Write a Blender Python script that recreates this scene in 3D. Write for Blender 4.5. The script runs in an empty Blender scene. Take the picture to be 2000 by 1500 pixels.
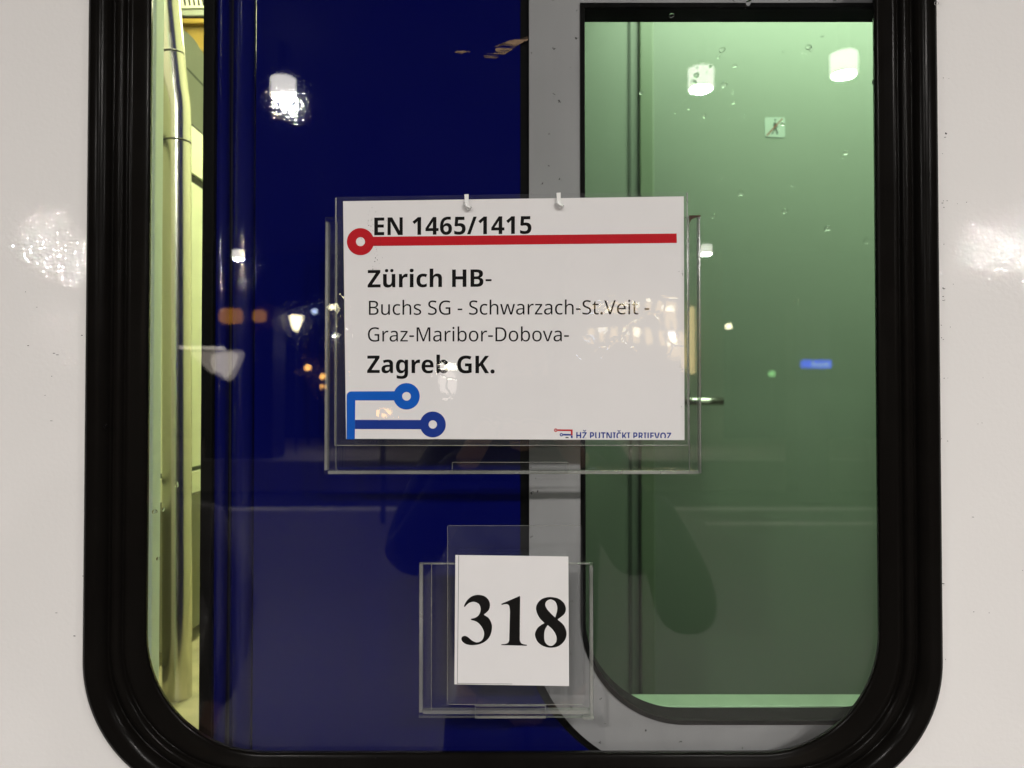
import bpy, bmesh, math, random
from mathutils import Vector, Matrix
from mathutils.geometry import delaunay_2d_cdt

random.seed(7)
SC = bpy.context.scene
COL = SC.collection
R = math.radians

# ------------------------------------------------------------------ camera
FPX = 1502.0                      # focal length in pixels of the 2000 px wide photograph
CAM = Vector((0.0, -0.67, 1.60))
PITCH = R(1.0)
cd = bpy.data.cameras.new('camera')
cam = bpy.data.objects.new('camera', cd)
COL.objects.link(cam)
cam.location = CAM
cam.rotation_euler = (R(90) + PITCH, 0, 0)
cd.sensor_width = 36.0
cd.lens = 36.0 * FPX / 2000.0
cd.clip_start = 0.01
cd.clip_end = 500.0
cd.dof.use_dof = True
cd.dof.focus_distance = 0.665
cd.dof.aperture_fstop = 7.5
SC.camera = cam

# ------------------------------------------------------------------ night sky, exposure
W = bpy.data.worlds.new('World')
SC.world = W
W.use_nodes = True
W.node_tree.nodes['Background'].inputs[0].default_value = (0.020, 0.024, 0.045, 1)
W.node_tree.nodes['Background'].inputs[1].default_value = 0.35
SC.view_settings.view_transform = 'Standard'
SC.view_settings.look = 'None'
SC.view_settings.exposure = 0.0
SC.view_settings.gamma = 1.0
SC.view_settings.use_curve_mapping = False
cy = SC.cycles
cy.use_denoising = True
cy.max_bounces = 10
cy.transparent_max_bounces = 24
cy.glossy_bounces = 5
cy.transmission_bounces = 8
cy.diffuse_bounces = 4
cy.caustics_reflective = False
cy.caustics_refractive = False
cy.sample_clamp_indirect = 6.0
cy.use_light_tree = True

LAMP_DISC = 3100.0                # radiance of the station downlights
LAMP_SHADE = 9.0
ROOM_LIGHT = 16.5                 # compartment tube behind the door window
HALL_LIGHT = 70.0                 # vestibule tube seen at the left


def at(px, py, Y):
    """world point on the plane y = Y that the photograph shows at pixel (px, py)"""
    dx, dy = (px - 1000.0) / FPX, (750.0 - py) / FPX
    c, s = math.cos(PITCH), math.sin(PITCH)
    d = Vector((dx, c - s * dy, s + c * dy))
    t = (Y - CAM.y) / d.y
    return CAM + d * t


def behind(px, py, z=None, D=None):
    """a place on the platform side whose mirror image the glass shows at that pixel"""
    if D is None:
        p1 = at(px, py, 1.0)
        d = p1 - CAM
        t = (z - CAM.z) / d.z
        p = CAM + d * t
    else:
        p = at(px, py, D)
    return Vector((p.x, -p.y, p.z))


# ------------------------------------------------------------------ materials
def nt(name):
    m = bpy.data.materials.new(name)
    m.use_nodes = True
    t = m.node_tree
    return m, t, t.nodes['Principled BSDF'], t.nodes['Material Output']


def N(t, typ, **kw):
    n = t.nodes.new(typ)
    for k, v in kw.items():
        setattr(n, k, v)
    return n


def paint(name, col, rough=0.5, metal=0.0, coat=0.0, coat_rough=0.04, var=0.12, vscale=6.0, bump=0.0, bscale=300.0,
          spec=0.5, rvar=0.0, detail=2.0, stretch=None, aniso=0.0):
    m, t, p, o = nt(name)
    p.inputs['Roughness'].default_value = rough
    p.inputs['Metallic'].default_value = metal
    p.inputs['Coat Weight'].default_value = coat
    p.inputs['Coat Roughness'].default_value = coat_rough
    p.inputs['Specular IOR Level'].default_value = spec
    tc = N(t, 'ShaderNodeTexCoord')
    src = tc.outputs['Object']
    if stretch:
        mp = N(t, 'ShaderNodeMapping')
        mp.inputs['Scale'].default_value = stretch
        t.links.new(src, mp.inputs[0])
        src = mp.outputs[0]
    n = N(t, 'ShaderNodeTexNoise')
    n.inputs['Scale'].default_value = vscale
    n.inputs['Detail'].default_value = 6.0
    t.links.new(src, n.inputs['Vector'])
    r = N(t, 'ShaderNodeMapRange')
    r.inputs[3].default_value = 1 - var
    r.inputs[4].default_value = 1 + var
    t.links.new(n.outputs[0], r.inputs[0])
    mx = N(t, 'ShaderNodeVectorMath', operation='SCALE')
    mx.inputs[0].default_value = col[:3]
    t.links.new(r.outputs[0], mx.inputs['Scale'])
    t.links.new(mx.outputs[0], p.inputs['Base Color'])
    if rvar:
        r2 = N(t, 'ShaderNodeMapRange')
        r2.inputs[3].default_value = max(0.0, rough - rvar)
        r2.inputs[4].default_value = rough + rvar
        t.links.new(n.outputs[0], r2.inputs[0])
        t.links.new(r2.outputs[0], p.inputs['Roughness'])
    if bump:
        n2 = N(t, 'ShaderNodeTexNoise')
        n2.inputs['Scale'].default_value = bscale
        n2.inputs['Detail'].default_value = detail
        t.links.new(tc.outputs['Object'], n2.inputs['Vector'])
        b = N(t, 'ShaderNodeBump')
        b.inputs['Strength'].default_value = 1.0
        b.inputs['Distance'].default_value = bump
        t.links.new(n2.outputs[0], b.inputs['Height'])
        t.links.new(b.outputs[0], p.inputs['Normal'])
        t.links.new(b.outputs[0], p.inputs['Coat Normal'])
    return m


def add_specks(m, col, scale, size, share, zstretch=1.0):
    """sparse dirt specks of their own shape over a paint material"""
    t = m.node_tree
    p = t.nodes['Principled BSDF']
    old = p.inputs['Base Color'].links[0].from_socket
    tc = N(t, 'ShaderNodeTexCoord')
    nz = N(t, 'ShaderNodeTexNoise')
    nz.inputs['Scale'].default_value = scale * 2.5
    t.links.new(tc.outputs['Object'], nz.inputs['Vector'])
    ad = N(t, 'ShaderNodeVectorMath', operation='MULTIPLY_ADD')
    ad.inputs[1].default_value = (0.006,) * 3
    t.links.new(nz.outputs['Color'], ad.inputs[0])
    t.links.new(tc.outputs['Object'], ad.inputs[2])
    v = N(t, 'ShaderNodeTexVoronoi')
    v.inputs['Scale'].default_value = scale
    t.links.new(ad.outputs[0], v.inputs['Vector'])
    lt = N(t, 'ShaderNodeMath', operation='LESS_THAN')
    lt.inputs[1].default_value = size
    t.links.new(v.outputs['Distance'], lt.inputs[0])
    sep = N(t, 'ShaderNodeSeparateColor')
    t.links.new(v.outputs['Color'], sep.inputs[0])
    l2 = N(t, 'ShaderNodeMath', operation='LESS_THAN')
    l2.inputs[1].default_value = share
    t.links.new(sep.outputs[0], l2.inputs[0])
    mu = N(t, 'ShaderNodeMath', operation='MULTIPLY')
    t.links.new(lt.outputs[0], mu.inputs[0])
    t.links.new(l2.outputs[0], mu.inputs[1])
    mx = N(t, 'ShaderNodeMix', data_type='RGBA')
    t.links.new(mu.outputs[0], mx.inputs[0])
    t.links.new(old, mx.inputs[6])
    mx.inputs[7].default_value = (*col, 1)
    t.links.new(mx.outputs[2], p.inputs['Base Color'])


def clear(name, r0=0.04, tint=(1, 1, 1), haze=0.0, haze_col=(0.8, 0.8, 0.8), rough=0.0, bump=0.0, bscale=30.0, crease=0.0):
    """clear sheet: transparent body, Schlick reflection, a little milky haze"""
    m, t, p, o = nt(name)
    t.nodes.remove(p)
    g = N(t, 'ShaderNodeNewGeometry')
    dt = N(t, 'ShaderNodeVectorMath', operation='DOT_PRODUCT')
    t.links.new(g.outputs['Incoming'], dt.inputs[0])
    t.links.new(g.outputs['Normal'], dt.inputs[1])
    ab = N(t, 'ShaderNodeMath', operation='ABSOLUTE')
    t.links.new(dt.outputs['Value'], ab.inputs[0])
    su = N(t, 'ShaderNodeMath', operation='SUBTRACT')
    su.inputs[0].default_value = 1.0
    t.links.new(ab.outputs[0], su.inputs[1])
    pw = N(t, 'ShaderNodeMath', operation='POWER')
    pw.inputs[1].default_value = 5.0
    t.links.new(su.outputs[0], pw.inputs[0])
    ma = N(t, 'ShaderNodeMath', operation='MULTIPLY_ADD')
    ma.inputs[1].default_value = 1 - r0
    ma.inputs[2].default_value = r0
    t.links.new(pw.outputs[0], ma.inputs[0])
    tr = N(t, 'ShaderNodeBsdfTransparent')
    tr.inputs[0].default_value = (*tint, 1)
    body = tr.outputs[0]
    if haze:
        df = N(t, 'ShaderNodeBsdfDiffuse')
        df.inputs[0].default_value = (*haze_col, 1)
        hz = N(t, 'ShaderNodeMixShader')
        hz.inputs[0].default_value = haze
        tc0 = N(t, 'ShaderNodeTexCoord')
        nh = N(t, 'ShaderNodeTexNoise')
        nh.inputs['Scale'].default_value = 14.0
        nh.inputs['Detail'].default_value = 5.0
        t.links.new(tc0.outputs['Object'], nh.inputs['Vector'])
        rh = N(t, 'ShaderNodeMapRange')
        rh.inputs[1].default_value = 0.3
        rh.inputs[2].default_value = 0.75
        rh.inputs[3].default_value = haze * 0.4
        rh.inputs[4].default_value = haze * 1.6
        t.links.new(nh.outputs[0], rh.inputs[0])
        t.links.new(rh.outputs[0], hz.inputs[0])
        t.links.new(tr.outputs[0], hz.inputs[1])
        t.links.new(df.outputs[0], hz.inputs[2])
        body = hz.outputs[0]
    gl = N(t, 'ShaderNodeBsdfGlossy')
    gl.inputs['Roughness'].default_value = rough
    if bump:
        tc = N(t, 'ShaderNodeTexCoord')
        n2 = N(t, 'ShaderNodeTexNoise')
        n2.inputs['Scale'].default_value = bscale
        n2.inputs['Detail'].default_value = 3.0
        t.links.new(tc.outputs['Object'], n2.inputs['Vector'])
        b = N(t, 'ShaderNodeBump')
        b.inputs['Distance'].default_value = bump
        t.links.new(n2.outputs[0], b.inputs['Height'])
        last = b
        if crease:
            v = N(t, 'ShaderNodeTexVoronoi', feature='DISTANCE_TO_EDGE')
            v.inputs['Scale'].default_value = 26.0
            nn = N(t, 'ShaderNodeTexNoise')
            nn.inputs['Scale'].default_value = 40.0
            t.links.new(tc.outputs['Object'], nn.inputs['Vector'])
            ad = N(t, 'ShaderNodeVectorMath', operation='MULTIPLY_ADD')
            ad.inputs[1].default_value = (0.03,) * 3
            t.links.new(nn.outputs['Color'], ad.inputs[0])
            t.links.new(tc.outputs['Object'], ad.inputs[2])
            t.links.new(ad.outputs[0], v.inputs['Vector'])
            rr = N(t, 'ShaderNodeMapRange')
            rr.inputs[2].default_value = 0.04
            t.links.new(v.outputs[0], rr.inputs[0])
            b2 = N(t, 'ShaderNodeBump')
            b2.inputs['Distance'].default_value = crease
            t.links.new(rr.outputs[0], b2.inputs['Height'])
            t.links.new(b.outputs[0], b2.inputs['Normal'])
            last = b2
        t.links.new(last.outputs[0], gl.inputs['Normal'])
    mx = N(t, 'ShaderNodeMixShader')
    t.links.new(ma.outputs[0], mx.inputs[0])
    t.links.new(body, mx.inputs[1])
    t.links.new(gl.outputs[0], mx.inputs[2])
    t.links.new(mx.outputs[0], o.inputs[0])
    return m


def glow(name, col, strength):
    m, t, p, o = nt(name)
    t.nodes.remove(p)
    e = N(t, 'ShaderNodeEmission')
    e.inputs[0].default_value = (*col, 1)
    e.inputs[1].default_value = strength
    t.links.new(e.outputs[0], o.inputs[0])
    return m


def water_mat():
    m, t, p, o = nt('water')
    p.inputs['Base Color'].default_value = (1, 1, 1, 1)
    p.inputs['Roughness'].default_value = 0.0
    p.inputs['Transmission Weight'].default_value = 1.0
    p.inputs['IOR'].default_value = 1.33
    return m


M = {}
M['body'] = paint('white_coach_paint', (0.80, 0.783, 0.765), rough=0.7, coat=1.0, coat_rough=0.012, var=0.025, vscale=3.5, bump=1.5e-4, bscale=250, detail=1.0, spec=0.0)
add_specks(M['body'], (0.05, 0.045, 0.04), 34.0, 0.030, 0.10)
M['rubber'] = paint('black_rubber', (0.0055, 0.0048, 0.0042), rough=0.20, var=0.3, vscale=25, bump=1.5e-5, bscale=160, rvar=0.06, spec=0.04)
M['seal'] = paint('black_door_seal', (0.0035, 0.0035, 0.0035), rough=0.5, var=0.2, vscale=20, spec=0.03)
M['dim'] = paint('dark_compartment_panel', (0.05, 0.055, 0.045), rough=0.8, var=0.2, vscale=6, spec=0.1)
M['concrete_lit'] = paint('light_painted_paving', (0.42, 0.38, 0.32), rough=0.7, var=0.2, vscale=1.2)  # far platform paled, its colour standing in for light on the floor
M['bead'] = paint('grey_sealant', (0.36, 0.32, 0.27), rough=0.3, coat=1.0, var=0.9, vscale=90, bump=2e-4, bscale=250)
M['glass'] = clear('window_glass', 0.043, tint=(0.975, 0.985, 0.975), haze=0.0006)
M['inner_glass'] = clear('tinted_inner_glass', 0.00002, tint=(0.88, 0.965, 0.89), haze=0.003)
M['acrylic'] = clear('clear_acrylic', 0.022, tint=(0.985, 0.985, 0.985), haze=0.003)
M['acrylic_edge'] = clear('acrylic_cut_edge', 0.10, tint=(0.75, 0.78, 0.76), haze=0.26, haze_col=(0.62, 0.62, 0.58), rough=0.15)
M['film'] = clear('laminate_film', 0.045, haze=0.006, haze_col=(0.8, 0.82, 0.85), bump=6e-5, bscale=22, crease=1.2e-5)
M['film2'] = clear('laminate_film_small', 0.035, haze=0.006, haze_col=(0.8, 0.8, 0.8), bump=8e-5, bscale=20)
M['backing'] = clear('laminate_backing', 0.02, haze=0.022, haze_col=(0.8, 0.82, 0.85))
M['paper'] = paint('white_paper', (0.80, 0.785, 0.778), rough=0.8, var=0.02, vscale=40, bump=1.6e-3, bscale=11)
M['ink'] = paint('black_ink', (0.006, 0.0055, 0.005), spec=0.03, rough=0.6, var=0.2, vscale=50)
M['red'] = paint('red_ink', (0.50, 0.010, 0.018), spec=0.04, rough=0.55, var=0.06, vscale=60)
M['blue_l'] = paint('light_blue_ink', (0.006, 0.105, 0.52), spec=0.04, rough=0.55, var=0.10, vscale=40)
M['blue_d'] = paint('dark_blue_ink', (0.012, 0.04, 0.27), spec=0.04, rough=0.55, var=0.10, vscale=40)
M['door_blue'] = paint('dark_blue_paint', (0.0010, 0.0022, 0.080), rough=0.5, coat=0.22, coat_rough=0.02, var=0.12, vscale=4, bump=3.5e-5, bscale=430, detail=0.5, spec=0.0)
M['door_rib'] = paint('dark_blue_paint_rib', (0.0010, 0.0022, 0.085), rough=0.5, coat=1.0, coat_rough=0.015, var=0.1, vscale=5, bump=1.6e-4, bscale=330, spec=0.03)
M['grey'] = paint('grey_paint', (0.285, 0.278, 0.292), rough=0.6, var=0.28, vscale=16, stretch=(1, 1, .35), bump=4e-5, bscale=260, rvar=0.1)
add_specks(M['grey'], (0.03, 0.03, 0.03), 190.0, 0.20, 0.09)
M['scuff'] = paint('worn_primer', (0.26, 0.16, 0.10), rough=0.8, var=0.7, vscale=200)
t_ = M['scuff'].node_tree
p_ = t_.nodes['Principled BSDF']
tc_ = N(t_, 'ShaderNodeTexCoord')
mp_ = N(t_, 'ShaderNodeMapping')
mp_.inputs['Rotation'].default_value = (0, R(-24), 0)
mp_.inputs['Scale'].default_value = (45, 1, 330)
n_ = N(t_, 'ShaderNodeTexNoise')
n_.inputs['Scale'].default_value = 1.0
n_.inputs['Detail'].default_value = 4.0
r_ = N(t_, 'ShaderNodeMapRange')
r_.inputs[1].default_value = 0.40
r_.inputs[2].default_value = 0.60
t_.links.new(tc_.outputs['Object'], mp_.inputs[0])
t_.links.new(mp_.outputs[0], n_.inputs['Vector'])
t_.links.new(n_.outputs[0], r_.inputs[0])
t_.links.new(r_.outputs[0], p_.inputs['Alpha'])
M['steel'] = paint('brushed_steel', (0.62, 0.60, 0.54), rough=0.22, metal=1.0, var=0.05, vscale=30, stretch=(40, 40, 1), rvar=0.05)
M['joint'] = paint('dark_joint', (0.02, 0.02, 0.018), rough=0.5)
M['wall_y'] = paint('cream_wall_panel', (0.68, 0.72, 0.54), rough=0.5, var=0.05, vscale=5)
M['wall_g'] = paint('pale_green_wall', (0.143, 0.172, 0.134), rough=0.42, var=0.10, vscale=1.8, bump=2e-5, bscale=200)
M['strip_g'] = paint('green_door_frame', (0.11, 0.145, 0.09), rough=0.4, var=0.06, vscale=5)
M['line_g'] = paint('dark_green_gap', (0.03, 0.045, 0.028), rough=0.6)
M['sill_g'] = paint('light_green_sill', (0.27, 0.34, 0.25), rough=0.4, var=0.15, vscale=40)
M['grey_g'] = paint('grey_green_panel', (0.26, 0.29, 0.22), rough=0.5, var=0.08, vscale=8)
M['dark_g'] = paint('dark_lower_panel', (0.13, 0.135, 0.085), rough=0.5, var=0.15, vscale=12)
M['amber'] = paint('amber_plastic', (0.28, 0.19, 0.03), rough=0.35, var=0.3, vscale=20)
M['floor_y'] = paint('worn_vestibule_floor', (0.45, 0.42, 0.25), rough=0.5, var=0.6, vscale=25)
M['glass_edge_c'] = paint('glass_edge_light', (0.60, 0.72, 0.66), rough=0.35, var=0.05, vscale=6)
M['black'] = paint('black_gap', (0.006, 0.006, 0.006), rough=0.7)
M['sticker'] = paint('pale_sticker', (0.27, 0.33, 0.285), rough=0.4, var=0.04, vscale=60)
M['picto'] = paint('dark_pictogram', (0.02, 0.03, 0.02), rough=0.5)
M['slash'] = paint('red_brown_slash', (0.17, 0.045, 0.02), rough=0.5, var=0.3, vscale=150)
M['tie'] = paint('white_nylon', (0.78, 0.78, 0.76), rough=0.35, var=0.06, vscale=100)
M['tube_y'] = glow('vestibule_tube', (1.0, 0.98, 0.62), HALL_LIGHT)
M['tube_g'] = glow('compartment_tube', (0.89, 1.0, 0.79), ROOM_LIGHT)
M['water'] = water_mat()
# station
M['concrete'] = paint('platform_asphalt', (0.128, 0.120, 0.112), rough=0.55, var=0.25, vscale=1.5, bump=2e-3, bscale=60, rvar=0.15)
M['stripe'] = paint('white_line_paint', (0.75, 0.72, 0.62), rough=0.6, var=0.15, vscale=8)
M['ballast'] = paint('track_ballast', (0.06, 0.055, 0.05), rough=0.9, var=0.5, vscale=9)
M['canopy'] = paint('dark_canopy', (0.012, 0.013, 0.018), rough=0.8, var=0.2, vscale=1)
M['lamp_disc'] = glow('lamp_disc', (1.0, 0.955, 0.915), LAMP_DISC)
M['lamp_shade'] = glow('lamp_shade', (1.0, 0.95, 0.88), LAMP_SHADE)
M['metal_d'] = paint('dark_metal', (0.05, 0.05, 0.055), rough=0.5, metal=0.6)
M['facade'] = paint('sandstone_facade', (0.34, 0.29, 0.22), rough=0.8, var=0.2, vscale=0.6)
M['win_warm'] = glow('lit_warm_window', (1.0, 0.72, 0.34), 5.0)
M['win_bright'] = glow('bright_lamp', (1.0, 0.90, 0.62), 26.0)
M['win_blue'] = glow('bluish_window', (0.55, 0.68, 1.0), 14.0)
M['orange'] = glow('orange_lit_panel', (1.0, 0.40, 0.03), 2.5)
M['orange_b'] = glow('orange_lamp', (1.0, 0.50, 0.12), 22.0)
M['blue_sign'] = glow('blue_sign_panel', (0.02, 0.06, 1.0), 9.0)
M['sign_white'] = glow('sign_lettering', (0.45, 0.62, 1.0), 7.0)
M['green_b'] = glow('green_signal', (0.4, 1.0, 0.35), 6.0)
M['head_b'] = glow('headlight', (0.97, 1.0, 0.80), 120.0)
M['panel_w'] = glow('lit_white_panel', (1.0, 0.88, 0.76), 4.6)
M['panel_soft'] = glow('panel_halo_glow', (1.0, 0.86, 0.74), 2.0)
M['rust'] = paint('brown_dirt', (0.05, 0.022, 0.012), rough=0.8, var=0.5, vscale=300)
M['kiosk_top'] = glow('kiosk_top_light', (1.0, 0.95, 0.75), 45.0)
M['kiosk_front'] = glow('kiosk_screen', (1.0, 0.90, 0.84), 5.0)
M['coat_d'] = paint('dark_coat', (0.010, 0.011, 0.016), rough=0.85, var=0.2, vscale=12)
M['coat_g'] = paint('grey_coat', (0.16, 0.145, 0.14), rough=0.85, var=0.2, vscale=12)
M['trousers'] = paint('grey_trousers', (0.07, 0.065, 0.06), rough=0.85, var=0.2, vscale=12)
M['skin'] = paint('skin', (0.50, 0.30, 0.22), rough=0.5, var=0.06, vscale=20)
M['hair'] = paint('dark_hair', (0.02, 0.014, 0.01), rough=0.6, var=0.3, vscale=80)
M['mask'] = paint('white_face_mask', (0.80, 0.79, 0.76), rough=0.8, var=0.04, vscale=40)
M['phone'] = paint('black_phone', (0.01, 0.01, 0.011), rough=0.25)


# ------------------------------------------------------------------ object helpers
def tag(o, label=None, cat=None, group=None, kind=None):
    if label:
        o['label'] = label
    if cat:
        o['category'] = cat
    if group:
        o['group'] = group
    if kind:
        o['kind'] = kind
    return o


def thing(name, label, cat, loc=(0, 0, 0), group=None):
    o = bpy.data.objects.new(name, None)
    o.empty_display_size = 0.05
    COL.objects.link(o)
    o.location = loc
    return tag(o, label, cat, group)


def link(name, me, mat, parent=None, label=None, smooth=False):
    """mesh given in world coordinates -> object whose local frame is its parent's"""
    o = bpy.data.objects.new(name, me)
    COL.objects.link(o)
    for mm in (mat if isinstance(mat, (list, tuple)) else [mat]):
        me.materials.append(mm)
    if parent is not None:
        off = Vector((0, 0, 0))
        q = parent
        while q is not None:
            off += q.location
            q = q.parent
        me.transform(Matrix.Translation(-off))
        o.parent = parent
    if smooth:
        for f in me.polygons:
            f.use_smooth = True
    if label:
        o['label'] = label
    return o


def mesh(name, verts, faces):
    me = bpy.data.meshes.new(name)
    me.from_pydata([tuple(v) for v in verts], [], faces)
    me.update()
    return me


def bm_mesh(name, bm, recalc=True):
    if recalc:
        bmesh.ops.recalc_face_normals(bm, faces=bm.faces)
    me = bpy.data.meshes.new(name)
    bm.to_mesh(me)
    bm.free()
    return me


def add_box(bm, x0, x1, y0, y1, z0, z1, bevel=0.0, mi=0):
    r = bmesh.ops.create_cube(bm, size=1.0)
    vs = r['verts']
    for v in vs:
        v.co = Vector((x0 + (v.co.x + .5) * (x1 - x0), y0 + (v.co.y + .5) * (y1 - y0), z0 + (v.co.z + .5) * (z1 - z0)))
    fs = {f for v in vs for f in v.link_faces}
    for f in fs:
        f.material_index = mi
    if bevel:
        bmesh.ops.bevel(bm, geom=list({e for v in vs for e in v.link_edges}), offset=bevel, segments=2, affect='EDGES', profile=0.5)


def box(name, x0, x1, y0, y1, z0, z1, mat, parent=None, bevel=0.0, label=None):
    bm = bmesh.new()
    add_box(bm, min(x0, x1), max(x0, x1), min(y0, y1), max(y0, y1), min(z0, z1), max(z0, z1), bevel)
    return link(name, bm_mesh(name, bm), mat, parent, label)


def pbox(name, px0, px1, py0, py1, Y, dep, mat, parent=None, bevel=0.0, label=None):
    """box whose front face on plane y=Y covers that pixel rectangle; dep = depth behind it"""
    a = at(px0, (py0 + py1) / 2, Y)
    b = at(px1, (py0 + py1) / 2, Y)
    c = at((px0 + px1) / 2, py0, Y)
    d = at((px0 + px1) / 2, py1, Y)
    return box(name, a.x, b.x, Y, Y + dep, d.z, c.z, mat, parent, bevel, label)


def tube(bm, pts, rad, seg=24, caps=True):
    rings = []
    for i, p in enumerate(pts):
        p = Vector(p)
        if i == 0:
            d = Vector(pts[1]) - p
        elif i == len(pts) - 1:
            d = p - Vector(pts[-2])
        else:
            d = (Vector(pts[i + 1]) - p).normalized() + (p - Vector(pts[i - 1])).normalized()
        d.normalize()
        u = d.cross(Vector((0, 1, 0.013))).normalized()
        w = d.cross(u)
        r = rad[i] if isinstance(rad, (list, tuple)) else rad
        rings.append([bm.verts.new(p + (u * math.cos(2 * math.pi * k / seg) + w * math.sin(2 * math.pi * k / seg)) * r) for k in range(seg)])
    for a, b in zip(rings, rings[1:]):
        for k in range(seg):
            bm.faces.new((a[k], a[(k + 1) % seg], b[(k + 1) % seg], b[k]))
    if caps:
        bm.faces.new(rings[0])
        bm.faces.new(rings[-1][::-1])


def rrect(x0, x1, z0, z1, r, seg=28, corners='abcd'):
    """rounded rectangle, anticlockwise in x,z: a bottom-left, b bottom-right, c top-right, d top-left"""
    out = []
    for k, (cx, cz, a0) in zip('abcd', ((x0 + r, z0 + r, 180), (x1 - r, z0 + r, 270), (x1 - r, z1 - r, 0), (x0 + r, z1 - r, 90))):
        if k in corners:
            for i in range(seg + 1):
                a = R(a0 + 90 * i / seg)
                out.append((cx + r * math.cos(a), cz + r * math.sin(a)))
        else:
            out.append({'a': (x0, z0), 'b': (x1, z0), 'c': (x1, z1), 'd': (x0, z1)}[k])
    return out


def fill2d(loops):
    """triangulate loops (even-odd) -> verts, faces"""
    vs, es = [], []
    for lp in loops:
        n0 = len(vs)
        vs += [Vector(p) for p in lp]
        es += [(n0 + i, n0 + (i + 1) % len(lp)) for i in range(len(lp))]
    r = delaunay_2d_cdt(vs, es, [], 0, 1e-9)
    P = r[0]
    out = []
    for f in r[2]:
        cx = sum(P[i][0] for i in f) / len(f)
        cz = sum(P[i][1] for i in f) / len(f)
        ins = False
        for lp in loops:
            for (xa, za), (xb, zb) in zip(lp, list(lp[1:]) + [lp[0]]):
                if (za > cz) != (zb > cz) and cx < (xb - xa) * (cz - za) / (zb - za) + xa:
                    ins = not ins
        if ins:
            out.append(f)
    return P, out


def plate(name, loops, y0, y1, mat, parent=None, label=None):
    """solid plate with outline loops in x,z (first outer, others holes) between y0 (front) and y1"""
    v2, f2 = fill2d(loops)
    bm = bmesh.new()
    A = [bm.verts.new((p[0], y0, p[1])) for p in v2]
    B = [bm.verts.new((p[0], y1, p[1])) for p in v2]
    cnt = {}
    for f in f2:
        bm.faces.new([A[i] for i in f])
        bm.faces.new([B[i] for i in reversed(f)])
        for i in range(len(f)):
            e = (f[i], f[(i + 1) % len(f)])
            cnt[tuple(sorted(e))] = cnt.get(tuple(sorted(e)), 0) + 1
    for (i, j), c in cnt.items():
        if c == 1:
            try:
                bm.faces.new((A[i], A[j], B[j], B[i]))
            except ValueError:
                pass
    return link(name, bm_mesh(name, bm), mat, parent, label)


def sheet_px(name, loops, Y, mat, parent=None, label=None, clip=None, y_of=None):
    """flat printed shape: loops in photograph pixels laid on plane y=Y"""
    w = [[(at(x, y, Y).x, at(x, y, Y).z) for x, y in lp] for lp in loops]
    v2, f2 = fill2d(w)
    bm = bmesh.new()
    A = [bm.verts.new((p[0], Y, p[1])) for p in v2]
    for f in f2:
        bm.faces.new([A[i] for i in f])
    if clip is not None:
        zc = at(1200, clip, Y).z
        bmesh.ops.bisect_plane(bm, geom=bm.verts[:] + bm.edges[:] + bm.faces[:], plane_co=(0, Y, zc), plane_no=(0, 0, -1), clear_outer=True)
    return link(name, bm_mesh(name, bm), mat, parent, label)


def glyph_loops(s):
    out = []
    for ct in s.split('|'):
        if not ct:
            continue
        P = []
        for tok in ct.split():
            q = tok.endswith('q')
            x, y = tok.rstrip('q').split(',')
            P.append((float(x), float(y), not q))
        # expand implied on-curve points
        E = []
        n = len(P)
        for i in range(n):
            a, b = P[i], P[(i + 1) % n]
            E.append(a)
            if not a[2] and not b[2]:
                E.append(((a[0] + b[0]) / 2, (a[1] + b[1]) / 2, True))
        k = next(i for i, p in enumerate(E) if p[2])
        E = E[k:] + E[:k]
        lp = []
        i = 0
        n = len(E)
        while i < n:
            p = E[i]
            lp.append((p[0], p[1]))
            if not E[(i + 1) % n][2]:
                c, q = E[(i + 1) % n], E[(i + 2) % n]
                for j in range(1, 5):
                    t = j / 5
                    lp.append(((1 - t) ** 2 * p[0] + 2 * t * (1 - t) * c[0] + t * t * q[0], (1 - t) ** 2 * p[1] + 2 * t * (1 - t) * c[1] + t * t * q[1]))
                i += 2
            else:
                i += 1
        out.append(lp)
    return out


def text_loops(runs, x0, x1, base0, base1, cap):
    """runs: [(style, string)] set in one line, fitted between pixels x0..x1"""
    L, pen = [], 0.0
    for st, s in runs:
        for ch in s:
            adv, g = GLYPHS[st][ch]
            L += [[(x + pen, y) for x, y in lp] for lp in glyph_loops(g)]
            pen += adv
    a = min(x for lp in L for x, _ in lp)
    b = max(x for lp in L for x, _ in lp)
    sx = (x1 - x0) / (b - a)
    sy = cap / 714.0
    out = []
    for lp in L:
        o = []
        for x, y in lp:
            px = x0 + (x - a) * sx
            o.append((px, base0 + (base1 - base0) * (px - x0) / (x1 - x0) - y * sy))
        out.append(o)
    return out


def spline(pts, seg=6):
    """closed Catmull-Rom through points; a third element marks a corner"""
    n = len(pts)
    out = []
    for i in range(n):
        p0, p1, p2, p3 = pts[i - 1], pts[i], pts[(i + 1) % n], pts[(i + 2) % n]
        m1 = [(p2[k] - p0[k]) / 2 for k in (0, 1)] if len(p1) == 2 else [(p2[k] - p1[k]) * .8 for k in (0, 1)]
        m2 = [(p3[k] - p1[k]) / 2 for k in (0, 1)] if len(p2) == 2 else [(p2[k] - p1[k]) * .8 for k in (0, 1)]
        for j in range(seg):
            t = j / seg
            h = (2 * t ** 3 - 3 * t * t + 1, t ** 3 - 2 * t * t + t, -2 * t ** 3 + 3 * t * t, t ** 3 - t * t)
            out.append(tuple(h[0] * p1[k] + h[1] * m1[k] + h[2] * p2[k] + h[3] * m2[k] for k in (0, 1)))
    return out


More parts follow.
